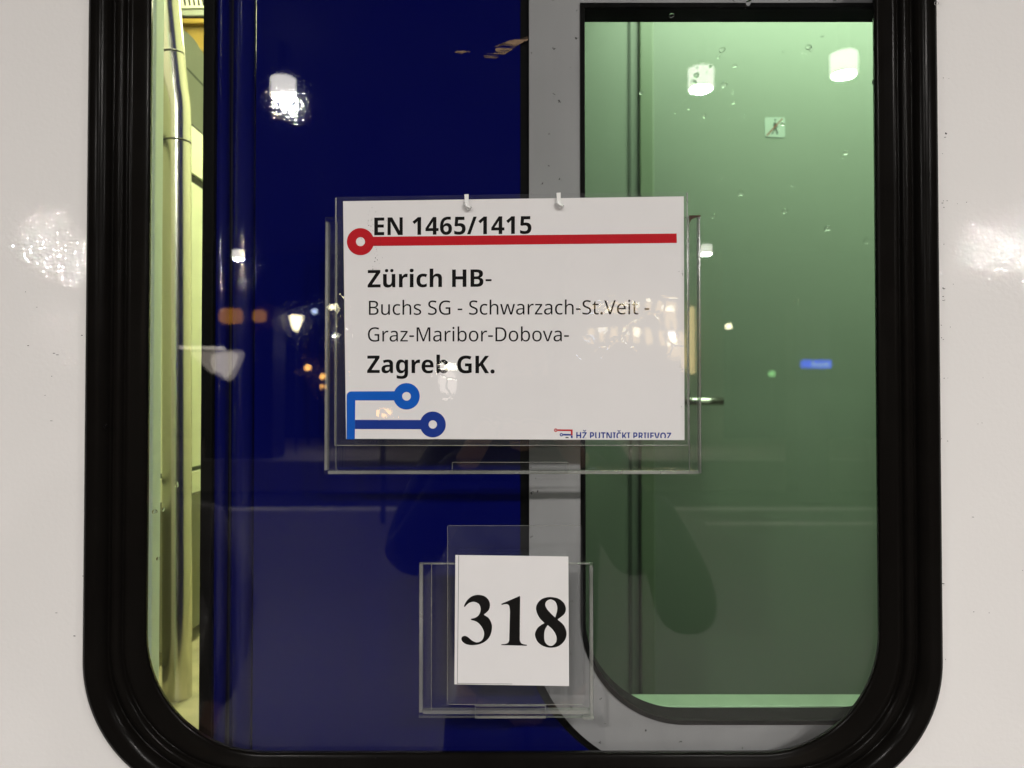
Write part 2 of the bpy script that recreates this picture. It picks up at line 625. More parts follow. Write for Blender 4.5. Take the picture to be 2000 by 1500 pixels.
def circle(cx, cy_, r, n=48):
    return [(cx + r * math.cos(2 * math.pi * i / n), cy_ + r * math.sin(2 * math.pi * i / n)) for i in range(n)]
GLYPHS = {
 'B': {
  ' ': (260, ''),
  '-': (322, '29,205 29,331 293,331 293,205'),
  '.': (287, '56,72 56,117q 105,156q 144,156 182,156q 231,116q 231,72 231,28q 182,-13q 144,-13 105,-13q 56,28q'),
  '/': (417, '7,0 273,714 412,714 146,0'),
  '1': (581, '419,0 266,0 266,410 266,427q 266,475q 268,527q 269,550 255,535q 232,513q 218,501 139,435 60,533 284,714 419,714'),
  '4': (581, '564,147 475,147 475,0 326,0 326,147 19,147 19,263 331,716 475,716 475,266 564,266|326,404 326,421q 327,459q 328,495q 330,523q 330,530 326,530 316,509q 298,475q 286,457 154,266 326,266'),
  '5': (581, '305,456 370,456q 472,404q 530,305q 530,234 530,156q 466,47q 342,-10q 249,-10 190,-10q 90,10q 53,29 53,158 90,139q 195,112q 240,112 282,112q 343,137q 376,189q 376,227 376,279q 307,337q 234,337 207,337q 148,326q 127,320 67,353 94,714 481,714 481,585 223,585 211,447 227,450q 270,456q'),
  '6': (581, '42,303 42,365q 60,486q 104,593q 184,676q 308,724q 398,724 419,724q 476,719q 494,716 494,594 475,599q 427,604q 396,604 336,604q 255,571q 208,511q 185,430q 183,381 189,381 202,405q 242,443q 301,465q 341,465 403,465q 494,412q 543,311q 543,239 543,161q 484,49q 376,-10q 301,-10 246,-10q 152,27q 82,105q 42,223q|298,112 342,112q 395,172q 395,236 395,288q 349,347q 301,347 268,347q 220,318q 194,273q 194,249 194,224q 207,176q 233,136q 272,112q'),
  'B': (665, '316,714 463,714q 597,627q 597,536 597,491q 564,426q 509,386q 476,379 476,374 511,367q 575,331q 615,263q 615,207 615,142q 551,49q 434,0q 352,0 85,0 85,714|324,428 390,428q 440,476q 440,515 440,556q 381,595q 317,595 238,595 238,428|238,313 238,121 335,121 403,121q 456,176q 456,219 456,246q 433,288q 378,313q 330,313'),
  'E': (552, '499,0 85,0 85,714 499,714 499,589 238,589 238,433 482,433 482,308 238,308 238,127 499,127'),
  'G': (735, '381,402 665,402 665,31 609,12q 476,-10q 399,-10 293,-10q 139,74q 55,238q 55,358 55,470q 142,634q 308,724q 428,724 492,724q 607,700q 652,680 601,558 563,576q 475,597q 427,597 354,597q 259,534q 213,425q 213,355 213,282q 258,175q 348,117q 417,117 445,117q 501,124q 519,129 519,280 381,280'),
  'H': (756, '671,0 518,0 518,307 238,307 238,0 85,0 85,714 238,714 238,435 518,435 518,714 671,714'),
  'K': (660, '660,0 486,0 301,300 238,254 238,0 85,0 85,714 238,714 238,388 257,415q 301,470q 322,496 489,714 659,714 411,398'),
  'N': (805, '720,0 525,0 217,538 213,538 215,515q 218,451q 221,383q 221,352 221,0 85,0 85,714 279,714 586,181 590,181 589,201q 585,264q 583,333q 583,360 583,714 720,714'),
  'Z': (596, '565,0 33,0 33,99 368,588 42,588 42,714 557,714 557,615 221,126 565,126'),
  'a': (599, '317,556 420,556q 528,459q 528,364 528,0 423,0 394,74 390,74 367,45q 318,7q 254,-10q 208,-10 160,-10q 84,27q 40,103q 40,161 40,247q 164,333q 287,338 378,341 378,358 378,407q 334,446q 294,446 257,446q 179,422q 141,405 97,508 140,530q 251,556q|321,250 250,248q 194,206q 194,168 194,133q 233,100q 266,100 313,100q 378,156q 378,208 378,253'),
  'b': (632, '224,583 224,552q 221,496q 218,475 224,475 246,509q 320,556q 379,556 470,556q 584,413q 584,274 584,181q 532,54q 437,-10q 375,-10 315,-10q 246,33q 224,59 214,59 189,0 73,0 73,760 224,760|330,436 292,436q 245,404q 224,339q 224,287 224,269 224,192q 271,112q 332,112 381,112q 431,196q 431,276 431,355q 382,436q'),
  'c': (516, '311,-10 232,-10q 113,49q 47,174q 47,270 47,371q 119,497q 243,556q 322,556 370,556q 455,536q 488,519 443,405 413,418q 352,435q 322,435 283,435q 229,399q 201,326q 201,271 201,217q 229,147q 283,112q 320,112 363,112q 439,135q 473,154 473,31 442,12q 364,-10q'),
  'e': (597, '306,556 382,556q 492,499q 551,388q 551,308 551,235 200,235 202,173q 274,102q 341,102 392,102q 476,122q 520,142 520,29 480,9q 391,-10q 325,-10 244,-10q 119,50q 47,175q 47,269 47,365q 112,492q 229,556q|310,449 265,449q 209,392q 204,336 410,336 410,369q 388,419q 343,449q'),
  'g': (632, '255,556 312,556q 388,513q 413,477 417,477 431,546 559,546 559,-4 559,-81q 499,-186q 378,-240q 285,-240 222,-240q 122,-225q 78,-207 78,-79 123,-99q 218,-121q 280,-121 343,-121q 408,-63q 408,-12 408,3 408,15q 411,55q 413,70 408,70 385,34q 310,-10q 254,-10 160,-10q 47,136q 47,272 47,408q 161,556q|304,437 271,437q 224,399q 201,325q 201,270 201,188q 254,108q 307,108 337,108q 379,126q 405,161q 418,215q 418,252 418,274 418,329q 396,401q 346,437q'),
  'h': (650, '224,607 224,563q 219,496q 217,476 225,476 243,505q 291,539q 350,556q 383,556 442,556q 530,514q 579,427q 579,356 579,0 428,0 428,318 428,377q 386,436q 341,436 297,436q 246,394q 224,314q 224,256 224,0 73,0 73,760 224,760'),
  'i': (299, '225,546 225,0 74,0 74,546|150,761 183,761q 232,730q 232,687 232,646q 183,614q 150,614 116,614q 68,646q 68,687 68,730q 116,761q'),
  'r': (447, '375,556 390,556q 425,553q 435,550 420,409 409,411q 379,415q 358,415 335,415q 288,401q 248,369q 224,317q 224,277 224,0 73,0 73,546 188,546 210,454 217,454 233,483q 281,529q 341,556q'),
  'ü': (650, '576,546 576,0 460,0 441,70 432,70 415,42q 362,6q 299,-10q 264,-10 206,-10q 119,32q 70,120q 70,190 70,546 222,546 222,228 222,170q 263,111q 308,111 354,111q 405,152q 425,232q 425,290 425,546|148,686 148,721q 188,753q 217,753 245,753q 286,721q 286,686 286,653q 245,621q 217,621 188,621q 148,653q|364,686 364,721q 403,753q 433,753 461,753q 502,721q 502,686 502,653q 461,621q 433,621 403,621q 364,653q'),
 },
 'R': {
  ' ': (260, ''),
  '-': (322, '40,227 40,309 282,309 282,227'),
  '.': (268, '72,54 72,91q 108,121q 133,121 159,121q 196,91q 196,54 196,18q 159,-14q 133,-14 108,-14q 72,18q'),
  'B': (650, '301,714 435,714q 572,635q 572,537 572,495q 541,430q 480,387q 436,379 436,374 481,367q 554,329q 596,259q 596,203 596,138q 536,47q 425,0q 348,0 97,0 97,714|319,410 411,410q 479,469q 479,527 479,586q 396,637q 305,637 187,637 187,410|187,335 187,76 331,76 426,76q 500,150q 500,210 500,248q 467,304q 390,335q 324,335'),
  'D': (730, '669,364 669,244q 580,82q 414,0q 296,0 97,0 97,714 317,714 425,714q 583,634q 669,479q|574,361 574,456q 511,578q 390,637q 304,637 187,637 187,77 284,77 429,77q 574,220q'),
  'G': (728, '407,377 654,377 654,27 596,8q 478,-10q 403,-10 292,-10q 140,79q 61,244q 61,357 61,469q 149,633q 314,724q 431,724 491,724q 598,702q 644,682 610,604 572,621q 477,645q 426,645 341,645q 219,575q 155,446q 155,357 155,272q 210,141q 328,68q 424,68 471,68q 537,78q 564,85 564,297 407,297'),
  'M': (907, '412,0 177,626 173,626 175,606q 178,544q 180,471q 180,433 180,0 97,0 97,714 230,714 450,129 454,129 678,714 810,714 810,0 721,0 721,439 721,474q 723,543q 727,604q 728,625 724,625 486,0'),
  'S': (549, '502,191 502,127q 440,38q 325,-10q 247,-10 207,-10q 134,-2q 74,13q 51,24 51,110 87,94q 194,68q 251,68 304,68q 376,96q 412,148q 412,183 412,218q 382,266q 309,307q 244,330 183,352q 101,408q 60,487q 60,542 60,599q 118,680q 221,724q 288,724 347,724q 445,702q 485,684 457,607 420,623q 333,645q 286,645 241,645q 181,619q 151,572q 151,541 151,505q 181,457q 249,419q 307,397 370,374q 457,321q 502,247q'),
  'V': (600, '600,714 345,0 255,0 0,714 94,714 255,256 266,227q 282,173q 295,124q 300,100 305,124q 318,174q 335,228q 345,258 505,714'),
  'a': (561, '288,545 386,545q 480,459q 480,365 480,0 416,0 399,76 395,76 372,47q 323,8q 260,-10q 215,-10 167,-10q 90,24q 46,95q 46,149 46,229q 172,316q 303,320 394,323 394,355 394,422q 336,474q 283,474 241,474q 165,449q 132,433 105,499 140,518q 236,545q|314,259 214,255q 137,199q 137,148 137,103q 192,61q 235,61 303,61q 393,136q 393,214 393,262'),
  'b': (615, '173,575 173,541q 170,482q 168,465 173,465 196,499q 276,545q 339,545 439,545q 560,406q 560,268 560,176q 505,52q 405,-10q 339,-10 276,-10q 196,36q 173,68 166,68 148,0 85,0 85,760 173,760|324,472 267,472q 201,429q 173,340q 173,271 173,267 173,168q 238,63q 326,63 398,63q 469,169q 469,269 469,370q 398,472q'),
  'c': (480, '300,-10 229,-10q 118,48q 55,170q 55,265 55,364q 121,488q 234,546q 306,546 347,546q 423,529q 447,517 420,444 396,453q 332,469q 304,469 250,469q 180,423q 146,333q 146,266 146,202q 180,112q 248,66q 299,66 343,66q 410,84q 438,97 438,19 411,5q 346,-10q'),
  'e': (564, '292,546 361,546q 460,486q 513,377q 513,304 513,251 146,251 148,160q 237,65q 317,65 368,65q 447,84q 489,102 489,25 448,7q 368,-10q 313,-10 237,-10q 120,52q 55,175q 55,264 55,352q 114,478q 221,546q|291,474 228,474q 155,393q 148,321 421,321 421,367q 393,435q 336,474q'),
  'h': (618, '173,537 173,518q 170,478q 168,462 174,462 191,490q 243,526q 307,545q 341,545 406,545q 493,504q 537,418q 537,349 537,0 450,0 450,343 450,408q 392,472q 330,472 270,472q 202,427q 173,340q 173,277 173,0 85,0 85,760 173,760'),
  'i': (258, '173,536 173,0 85,0 85,536|130,737 150,737q 181,710q 181,681 181,653q 150,625q 130,625 108,625q 78,653q 78,681 78,710q 108,737q'),
  'n': (618, '343,546 439,546q 537,453q 537,349 537,0 450,0 450,343 450,408q 392,472q 330,472 241,472q 173,372q 173,278 173,0 85,0 85,536 156,536 169,463 174,463 192,491q 245,528q 309,546q'),
  'o': (605, '551,269 551,202q 516,99q 451,27q 358,-10q 301,-10 248,-10q 158,27q 92,99q 55,202q 55,269 55,358q 115,481q 227,546q 304,546 377,546q 488,481q 551,358q|146,269 146,206q 179,113q 249,63q 303,63 357,63q 427,113q 460,206q 460,269 460,333q 426,423q 357,472q 302,472 220,472q 146,364q'),
  'r': (413, '335,546 350,546q 385,543q 398,540 387,459 374,462q 343,466q 329,466 298,466q 242,440q 198,393q 173,327q 173,286 173,0 85,0 85,536 157,536 167,438 171,438 188,468q 236,517q 298,546q'),
  's': (479, '434,148 434,96q 382,26q 286,-10q 220,-10 164,-10q 83,8q 52,24 52,104 84,88q 175,61q 222,61 289,61q 349,104q 349,140 349,160q 327,192q 270,224q 217,244 165,264q 91,304q 51,360q 51,404 51,472q 162,546q 252,546 301,546q 386,527q 423,510 393,440 359,454q 285,474q 246,474 192,474q 135,439q 135,409 135,387q 161,356q 222,327q 273,307 324,288q 396,248q 434,191q'),
  't': (361, '264,62 284,62q 326,69q 339,73 339,6 325,-1q 273,-10q 249,-10 207,-10q 136,19q 92,91q 92,156 92,468 16,468 16,510 93,545 128,659 180,659 180,536 335,536 335,468 180,468 180,158 180,109q 227,62q'),
  'u': (618, '533,536 533,0 461,0 448,71 444,71 427,43q 373,7q 309,-10q 274,-10 210,-10q 123,31q 79,117q 79,185 79,536 168,536 168,191 168,127q 226,63q 287,63 347,63q 416,108q 445,195q 445,257 445,536'),
  'v': (508, '203,0 0,536 94,536 208,220 216,198q 234,144q 248,95q 251,78 255,78 259,95q 274,145q 293,199q 300,220 414,536 508,536 304,0'),
  'w': (786, '431,303 423,331q 408,384q 397,430q 394,445 390,445 388,430q 377,384q 363,330q 354,302 258,1 158,1 11,537 102,537 176,251 184,222q 198,163q 209,110q 211,91 215,91 218,103q 226,139q 235,179q 246,219q 251,235 346,537 442,537 534,235 541,212q 556,160q 568,111q 570,92 574,92 576,109q 587,160q 602,221q 610,251 685,537 775,537 626,1 523,1'),
  'z': (470, '431,0 39,0 39,58 327,468 56,468 56,536 424,536 424,470 140,68 431,68'),
 },
 'S': {
  ' ': (260, ''),
  'E': (552, '499,0 85,0 85,714 499,714 499,589 238,589 238,433 482,433 482,308 238,308 238,127 499,127'),
  'H': (756, '671,0 518,0 518,307 238,307 238,0 85,0 85,714 238,714 238,435 518,435 518,714 671,714'),
  'I': (401, '364,0 36,0 36,87 123,116 123,599 36,627 36,714 364,714 364,627 277,599 277,116 364,87'),
  'J': (321, '11,-211 -18,-211q -62,-204q -79,-200 -79,-78 -63,-82q -27,-88q -7,-88 24,-88q 65,-64q 85,-9q 85,34 85,714 239,714 239,47 239,-45q 181,-159q 79,-211q'),
  'K': (660, '660,0 486,0 301,300 238,254 238,0 85,0 85,714 238,714 238,388 257,415q 301,470q 322,496 489,714 659,714 411,398'),
  'N': (805, '720,0 525,0 217,538 213,538 215,515q 218,451q 221,383q 221,352 221,0 85,0 85,714 279,714 586,181 590,181 589,201q 585,264q 583,333q 583,360 583,714 720,714'),
  'O': (791, '735,358 735,275q 694,140q 611,42q 483,-10q 395,-10 308,-10q 179,42q 96,140q 55,275q 55,359 55,470q 128,634q 279,725q 396,725 512,725q 663,634q 735,469q|216,358 216,284q 253,176q 333,119q 395,119 459,119q 538,176q 574,284q 574,358 574,470q 492,598q 396,598 333,598q 253,540q 216,433q'),
  'P': (621, '309,714 447,714q 579,599q 579,494 579,447q 551,361q 486,292q 380,253q 303,253 238,253 238,0 85,0 85,714|304,589 238,589 238,379 289,379 331,379q 392,400q 425,449q 425,489 425,537q 366,589q'),
  'R': (656, '304,714 398,714q 522,667q 583,575q 583,506 583,458q 549,384q 491,332q 454,315 657,0 482,0 323,274 238,274 238,0 85,0 85,714|301,595 238,595 238,392 301,392 362,392q 428,442q 428,499 428,531q 401,573q 345,595q'),
  'T': (577, '365,0 212,0 212,587 19,587 19,714 558,714 558,587 365,587'),
  'U': (747, '667,272 667,188q 602,61q 470,-10q 371,-10 228,-10q 80,139q 80,270 80,714 233,714 233,278 233,198q 304,119q 374,119 424,119q 486,155q 514,227q 514,279 514,714 667,714'),
  'V': (657, '657,714 415,0 242,0 0,714 169,714 291,315 298,291q 313,231q 326,173q 329,151 332,173q 344,231q 358,290q 366,314 489,714'),
  'Z': (596, '565,0 33,0 33,99 368,588 42,588 42,714 557,714 557,615 221,126 565,126'),
  'Č': (642, '398,597 355,597q 286,564q 238,501q 213,412q 213,355 213,280q 255,173q 340,117q 404,117 451,117q 538,139q 582,156 582,26 537,7q 444,-10q 387,-10 273,-10q 126,81q 55,247q 55,356 55,437q 100,572q 188,670q 316,724q 400,724 453,724q 562,701q 611,677 561,555 525,572q 444,597q|295,774 281,797q 236,851q 189,902q 170,920 170,934 270,934 296,918q 344,878q 370,854 396,878q 446,918q 472,934 572,934 572,920 554,903q 506,851q 461,797q 447,774'),
  'Ž': (596, '565,0 33,0 33,99 368,588 42,588 42,714 557,714 557,615 221,126 565,126|230,774 216,797q 171,851q 124,902q 105,920 105,934 205,934 231,918q 279,878q 305,854 331,878q 381,918q 407,934 507,934 507,920 489,903q 441,851q 396,797q 382,774'),
 },
}

# ================================================================== STATION (behind the camera, seen as reflections)
def quad(name, x0, x1, y0, y1, z, mat, kind='structure', thick=0.2):
    o = box(name, x0, x1, y0, y1, z - thick, z, mat)
    tag(o, kind=kind)
    return o


LAMP_Z = 3.3
edge_y = behind(1300, 995, z=0.0).y                       # far edge line of the near platform
quad('platform', -60, 60, edge_y - 0.25, -0.32, 0.0, M['concrete'])
quad('track_bed', -60, 60, -21.0, edge_y - 0.26, -0.75, M['ballast'])
far_edge = -18.6
quad('far_platform', -60, 60, -29.5, far_edge, 0.0, M['concrete_lit'], thick=0.9)
for nm, yy, x0, x1 in (('edge_line', edge_y, -60, 60), ('tactile_line', behind(1500, 1024, z=0.0).y, behind(1376, 1022, z=0).x, 60), ('far_edge_line', far_edge - 0.5, -60, 60)):
    o = box(nm, x0, x1, yy - (0.15 if nm != 'tactile_line' else 0.08), yy + (0.15 if nm != 'tactile_line' else 0.08), 0.004, 0.010, M['stripe'])
    tag(o, kind='structure')
bm = bmesh.new()
add_box(bm, -60, 60, edge_y + 0.3, -1.2, LAMP_Z + 0.32, LAMP_Z + 0.5)
canopy = link('platform_canopy', bm_mesh('platform_canopy', bm), M['canopy'])
tag(canopy, 'dark flat canopy over the platform carrying the white downlights', 'canopy')

# downlights: one built, the rest copied
lamp0 = thing('station_lamp', 'white cylinder downlight', 'lamp', (0, 0, 0), 'downlights under the platform canopy')
bm = bmesh.new()
tube(bm, [(0, 0, 0.012), (0, 0, 0.118)], 0.070, 32)
link('lamp_shade', bm_mesh('lamp_shade', bm), M['lamp_shade'], lamp0, smooth=False)
bm = bmesh.new()
bmesh.ops.create_circle(bm, cap_ends=True, radius=0.055, segments=32, matrix=Matrix.Translation((0, 0, 0.008)))
link('lamp_disc', bm_mesh('lamp_disc', bm), M['lamp_disc'], lamp0)
bm = bmesh.new()
tube(bm, [(0, 0, 0.12), (0, 0, 0.325)], 0.03, 16)
link('lamp_mount', bm_mesh('lamp_mount', bm), M['metal_d'], lamp0)
LP = [(552, 193, 'white downlight above the blue door, its reflection brightest there'),
      (1370, 176, 'white downlight reflected left of the walking figure sticker'),
      (1650, 148, 'white downlight reflected in the top right corner of the pane'),
      (465, 508, 'smaller downlight reflected at the ribs of the blue door'),
      (1380, 498, 'smaller downlight reflected right of the sign holder'),
      (115, 490, 'downlight glinting on the white paint left of the window'),
      (1965, 482, 'downlight glinting on the white paint right of the window'),
      (125, 640, 'far downlight glinting faintly on the white paint left of the window'),
      (655, 660, 'far downlight glinting beside the left edge of the sign holder'),
      (1180, 663, 'added lamp over the far platform to brighten its floor, reflected at the town names'),  # added to light the far platform, as is the next one
      (1310, 664, 'added lamp over the far platform to brighten its floor, reflected at the right edge of the sign'),
      (-420, 180, 'added unseen downlight extending the near row beyond the left end of the window'),  # unseen lamp added for more platform light, as is the next one
      (2500, 165, 'added unseen downlight extending the near row beyond the right end of the window')]
for i, (px, py, lab) in enumerate(LP):
    p = behind(px, py, z=LAMP_Z)
    if i == 0:
        r = lamp0
    else:
        r = lamp0.copy()
        COL.objects.link(r)
        for ch in list(lamp0.children):
            c = ch.copy()
            COL.objects.link(c)
            c.parent = r
    r.location = p
    r['label'] = lab

# station building with lit windows, right of the sign
fb = behind(1255, 740, D=26.0)
B = thing('station_building', 'sandstone station building with rows of warm lit windows', 'building', (fb.x, fb.y - 0.6, 0.0))
box('wall', fb.x - 2.6, fb.x + 2.9, fb.y - 3.0, fb.y - 0.35, -0.2, 7.0, M['facade'], B)


def lit(name, px, py, wpx, hpx, D, mat, parent, arch=False):
    a = behind(px - wpx / 2, py + hpx / 2, D=D)
    b = behind(px + wpx / 2, py - hpx / 2, D=D)
    if arch:
        w = (b.x - a.x) / 2
        lp = [(a.x, a.z), (b.x, a.z)] + [(a.x + w + w * math.cos(R(t)), b.z - w + w * math.sin(R(t))) for t in range(0, 181, 20)]
    else:
        lp = rrect(a.x, b.x, a.z, b.z, min(b.x - a.x, b.z - a.z) * .35, 6)
    return plate(name, [lp], a.y, a.y + 0.05 if False else a.y - 0.06, mat, parent)


for px in (1160, 1180, 1202, 1222, 1244, 1268, 1290):
    for py, h in ((612, 26), (668, 26)):
        lit('window', px + random.uniform(-2, 2), py, 11, h, 26.05, M['win_warm'], B, True)
for px, py, w, h, mt in ((1180, 606, 14, 7, 'win_bright'), (1220, 608, 14, 7, 'win_bright'), (1180, 659, 15, 8, 'win_bright'), (1224, 662, 9, 8, 'win_bright'), (1247, 662, 9, 9, 'win_bright'),
                         (1310, 617, 15, 8, 'win_bright'), (1310, 673, 15, 8, 'win_bright'), (1247, 606, 8, 8, 'win_bright'), (1268, 597, 8, 8, 'win_bright')):
    lit('facade_lamp', px, py, w, h, 25.7, M[mt], B)
for px, py, w, h in ((1156, 620, 14, 9), (1157, 674, 14, 9)):
    lit('facade_lamp', px, py, w, h, 25.75, M['win_blue'], B)
for px, w, a0, a1 in ((1310, 22, 600, 655), (1312, 20, 662, 700), (1330, 12, 655, 715), (1352, 11, 598, 730)):
    lit('window', px, (a0 + a1) / 2, w, a1 - a0, 26.05, M['win_warm'], B)

# train standing far off with two headlamps
p = behind(1262, 712, D=30.0)
T = thing('far_train', 'dark train standing far off with a pair of pale headlamps', 'train', (p.x, p.y - 1.0, -0.5))
box('body', p.x - 1.4, p.x + 1.4, p.y - 8.0, p.y - 0.1, 0.2, 3.4, M['metal_d'], T, 0.15)
for px in (1252, 1273):
    lit('headlamp', px, 711, 16, 9, 30.0, M['head_b'], T)

# pillar with the blue lit station sign
p = behind(1598, 712, D=11.0)
K = thing('sign_pillar', 'dark rectangular pillar carrying the lit blue station sign', 'pillar', (p.x, p.y - .25, 0.0))
a, b = behind(1556, 700, D=11.0), behind(1622, 700, D=11.0)
box('shaft', a.x, b.x, p.y - 0.5, p.y - 0.02, 0.0, 3.0, M['metal_d'], K, 0.02)
S = thing('station_sign', 'small lit blue station sign with pale lettering on the pillar', 'sign', (p.x, p.y, p.z))
a, b = behind(1566, 719, D=10.95), behind(1625, 703, D=10.95)
plate('panel', [rrect(a.x, b.x, a.z, b.z, 0.03, 8)], a.y, a.y - 0.03, M['blue_sign'], S)
bm = bmesh.new()
wx = (b.x - a.x)
for i in range(6):                                      # blurred pale letters, unreadable in the photograph
    x = a.x + wx * (0.34 + 0.10 * i)
    add_box(bm, x, x + wx * 0.065, a.y + 0.003, a.y + 0.006, a.z + 0.028, a.z + (0.10 if i == 0 else 0.075))
link('lettering', bm_mesh('lettering', bm), M['sign_white'], S)

# orange lit kiosk, lamps and signals far away
kiosk = thing('orange_kiosk', 'low kiosk with an orange lit front far behind the platform', 'kiosk', behind(455, 640, D=19))
lit('lit_front', 450, 617, 46, 30, 19, M['orange'], kiosk)
lit('lit_front', 506, 617, 26, 24, 19, M['orange'], kiosk)
p = behind(455, 617, D=19.1)
box('body', p.x - 0.75, p.x + 1.0, p.y - 1.2, p.y - 0.1, 0.0, p.z + 0.3, M['metal_d'], kiosk, 0.03)
vend = thing('vending_machine', 'tall vending machine with a bright top and pale lit front', 'vending machine', behind(872, 800, D=12))
lit('top_light', 872, 722, 34, 10, 12, M['kiosk_top'], vend)
lit('lit_front', 872, 752, 34, 42, 12, M['kiosk_front'], vend)
a, b = behind(850, 760, D=12.1), behind(894, 712, D=12.1)
box('cabinet', a.x, b.x, a.y - 0.7, a.y - 0.08, 0.0, b.z + 0.05, M['metal_d'], vend, 0.02)
for (px, py, w, h, D, mt, lab, kind) in ((577, 632, 26, 16, 21, 'win_bright', 'white tapered street lamp reflected left of the route sign', 'street_lamp'),
                                  (650, 600, 18, 8, 24, 'win_bright', 'flat white lamp reflected at the left edge of the sign holder', 'street_lamp'),
                                  (601, 718, 11, 11, 25, 'orange_b', 'topmost orange lamp left of the route sign', 'orange_lamp'),
                                  (630, 735, 10, 10, 26, 'orange_b', 'yellowish orange lamp beside the sign holder edge', 'orange_lamp'),
                                  (631, 755, 9, 9, 27, 'orange_b', 'lowest orange lamp beside the sign holder edge', 'orange_lamp'),
                                  (745, 800, 26, 12, 9, 'orange_b', 'amber lamp reflected between the arms of the blue emblem', 'orange_lamp'),
                                  (614, 608, 10, 10, 30, 'win_blue', 'tiny bluish signal lamp left of the route sign', 'signal_lamp'),
                                  (1424, 637, 12, 10, 28, 'win_bright', 'single pale yellow lamp right of the sign holder', 'signal_lamp'),
                                  (1508, 730, 12, 12, 28, 'green_b', 'green signal lamp reflected above the door handle', 'signal_lamp')):
    p = behind(px, py, D=D)
    L = thing(kind, lab, 'lamp', (p.x, p.y - 0.1, 0.0 if p.z < LAMP_Z + 6 else 0.0))
    if px == 577:
        a, b = behind(px - 13, py, D=D), behind(px + 13, py, D=D)
        w = (b.x - a.x) / 2
        plate('lamp_head', [[(p.x - w, p.z + .18), (p.x - w * .3, p.z - .2), (p.x + w * .3, p.z - .2), (p.x + w, p.z + .18), (p.x + w * .9, p.z + .24), (p.x - w * .9, p.z + .24)]], p.y, p.y - 0.1, M[mt], L)
    else:
        lit('lamp_head', px, py, w, h, D, M[mt], L)
    bm = bmesh.new()
    tube(bm, [(p.x, p.y - 0.12, 0.0), (p.x, p.y - 0.12, max(p.z - 0.12, 0.1))], 0.035, 8)
    link('pole', bm_mesh('pole', bm), M['metal_d'], L)


# tilted lit panel whose bright reflection crosses the grab pole and the door edge
def pn(pts):
    return [(behind(x, y, D=7.0).x, behind(x, y, D=7.0).z) for x, y in pts]


p_ = behind(440, 710, D=7.0)
cx_ = p_.x
LPN = thing('light_panel', 'tilted white lit panel reflected across the grab pole and door edge', 'light panel', (p_.x, p_.y - .3, 0.0))
plate('lit_face', [spline(pn([(414, 694), (440, 688), (464, 692), (460, 712), (450, 730), (441, 738), (429, 728), (416, 722)]), 5)], p_.y + .015, p_.y - .01, M['panel_w'], LPN)
plate('panel_halo', [spline(pn([(372, 690), (400, 686), (440, 683), (474, 688), (466, 716), (454, 738), (442, 744), (426, 734), (409, 727), (392, 710)]), 5)], p_.y, p_.y - .03, M['panel_soft'], LPN)  # larger, dimmer glowing plate added as a halo to soften the panel's outline
plate('lit_edge', [pn([(350, 676), (438, 677), (442, 683), (352, 682)])], p_.y + .03, p_.y + .01, M['panel_w'], LPN)
bm = bmesh.new()
tube(bm, [(cx_, p_.y - .06, 0.0), (cx_, p_.y - .06, 1.75)], 0.03, 10)
link('post', bm_mesh('post', bm), M['metal_d'], LPN)


# ---------------------------------------------------------------- the two people whose reflections show
def skin_body(name, joints, bones, mat, parent, sub=2):
    keys = list(joints)
    me = bpy.data.meshes.new(name + '_cage')
    me.from_pydata([joints[k][0] for k in keys], [(keys.index(a), keys.index(b)) for a, b in bones], [])
    o = bpy.data.objects.new(name + '_cage', me)
    COL.objects.link(o)
    o.modifiers.new('s', 'SKIN').use_smooth_shade = True
    s = o.modifiers.new('d', 'SUBSURF')
    s.levels = sub
    for i, k in enumerate(keys):
        r = joints[k][1]
        r = r if isinstance(r, tuple) else (r, r)
        me.skin_vertices[0].data[i].radius = r
        me.skin_vertices[0].data[i].use_root = (i == 0)
    dg = bpy.context.evaluated_depsgraph_get()
    new = bpy.data.meshes.new_from_object(o.evaluated_get(dg))
    new.name = name
    bpy.data.objects.remove(o)
    return link(name, new, mat, parent, smooth=True)


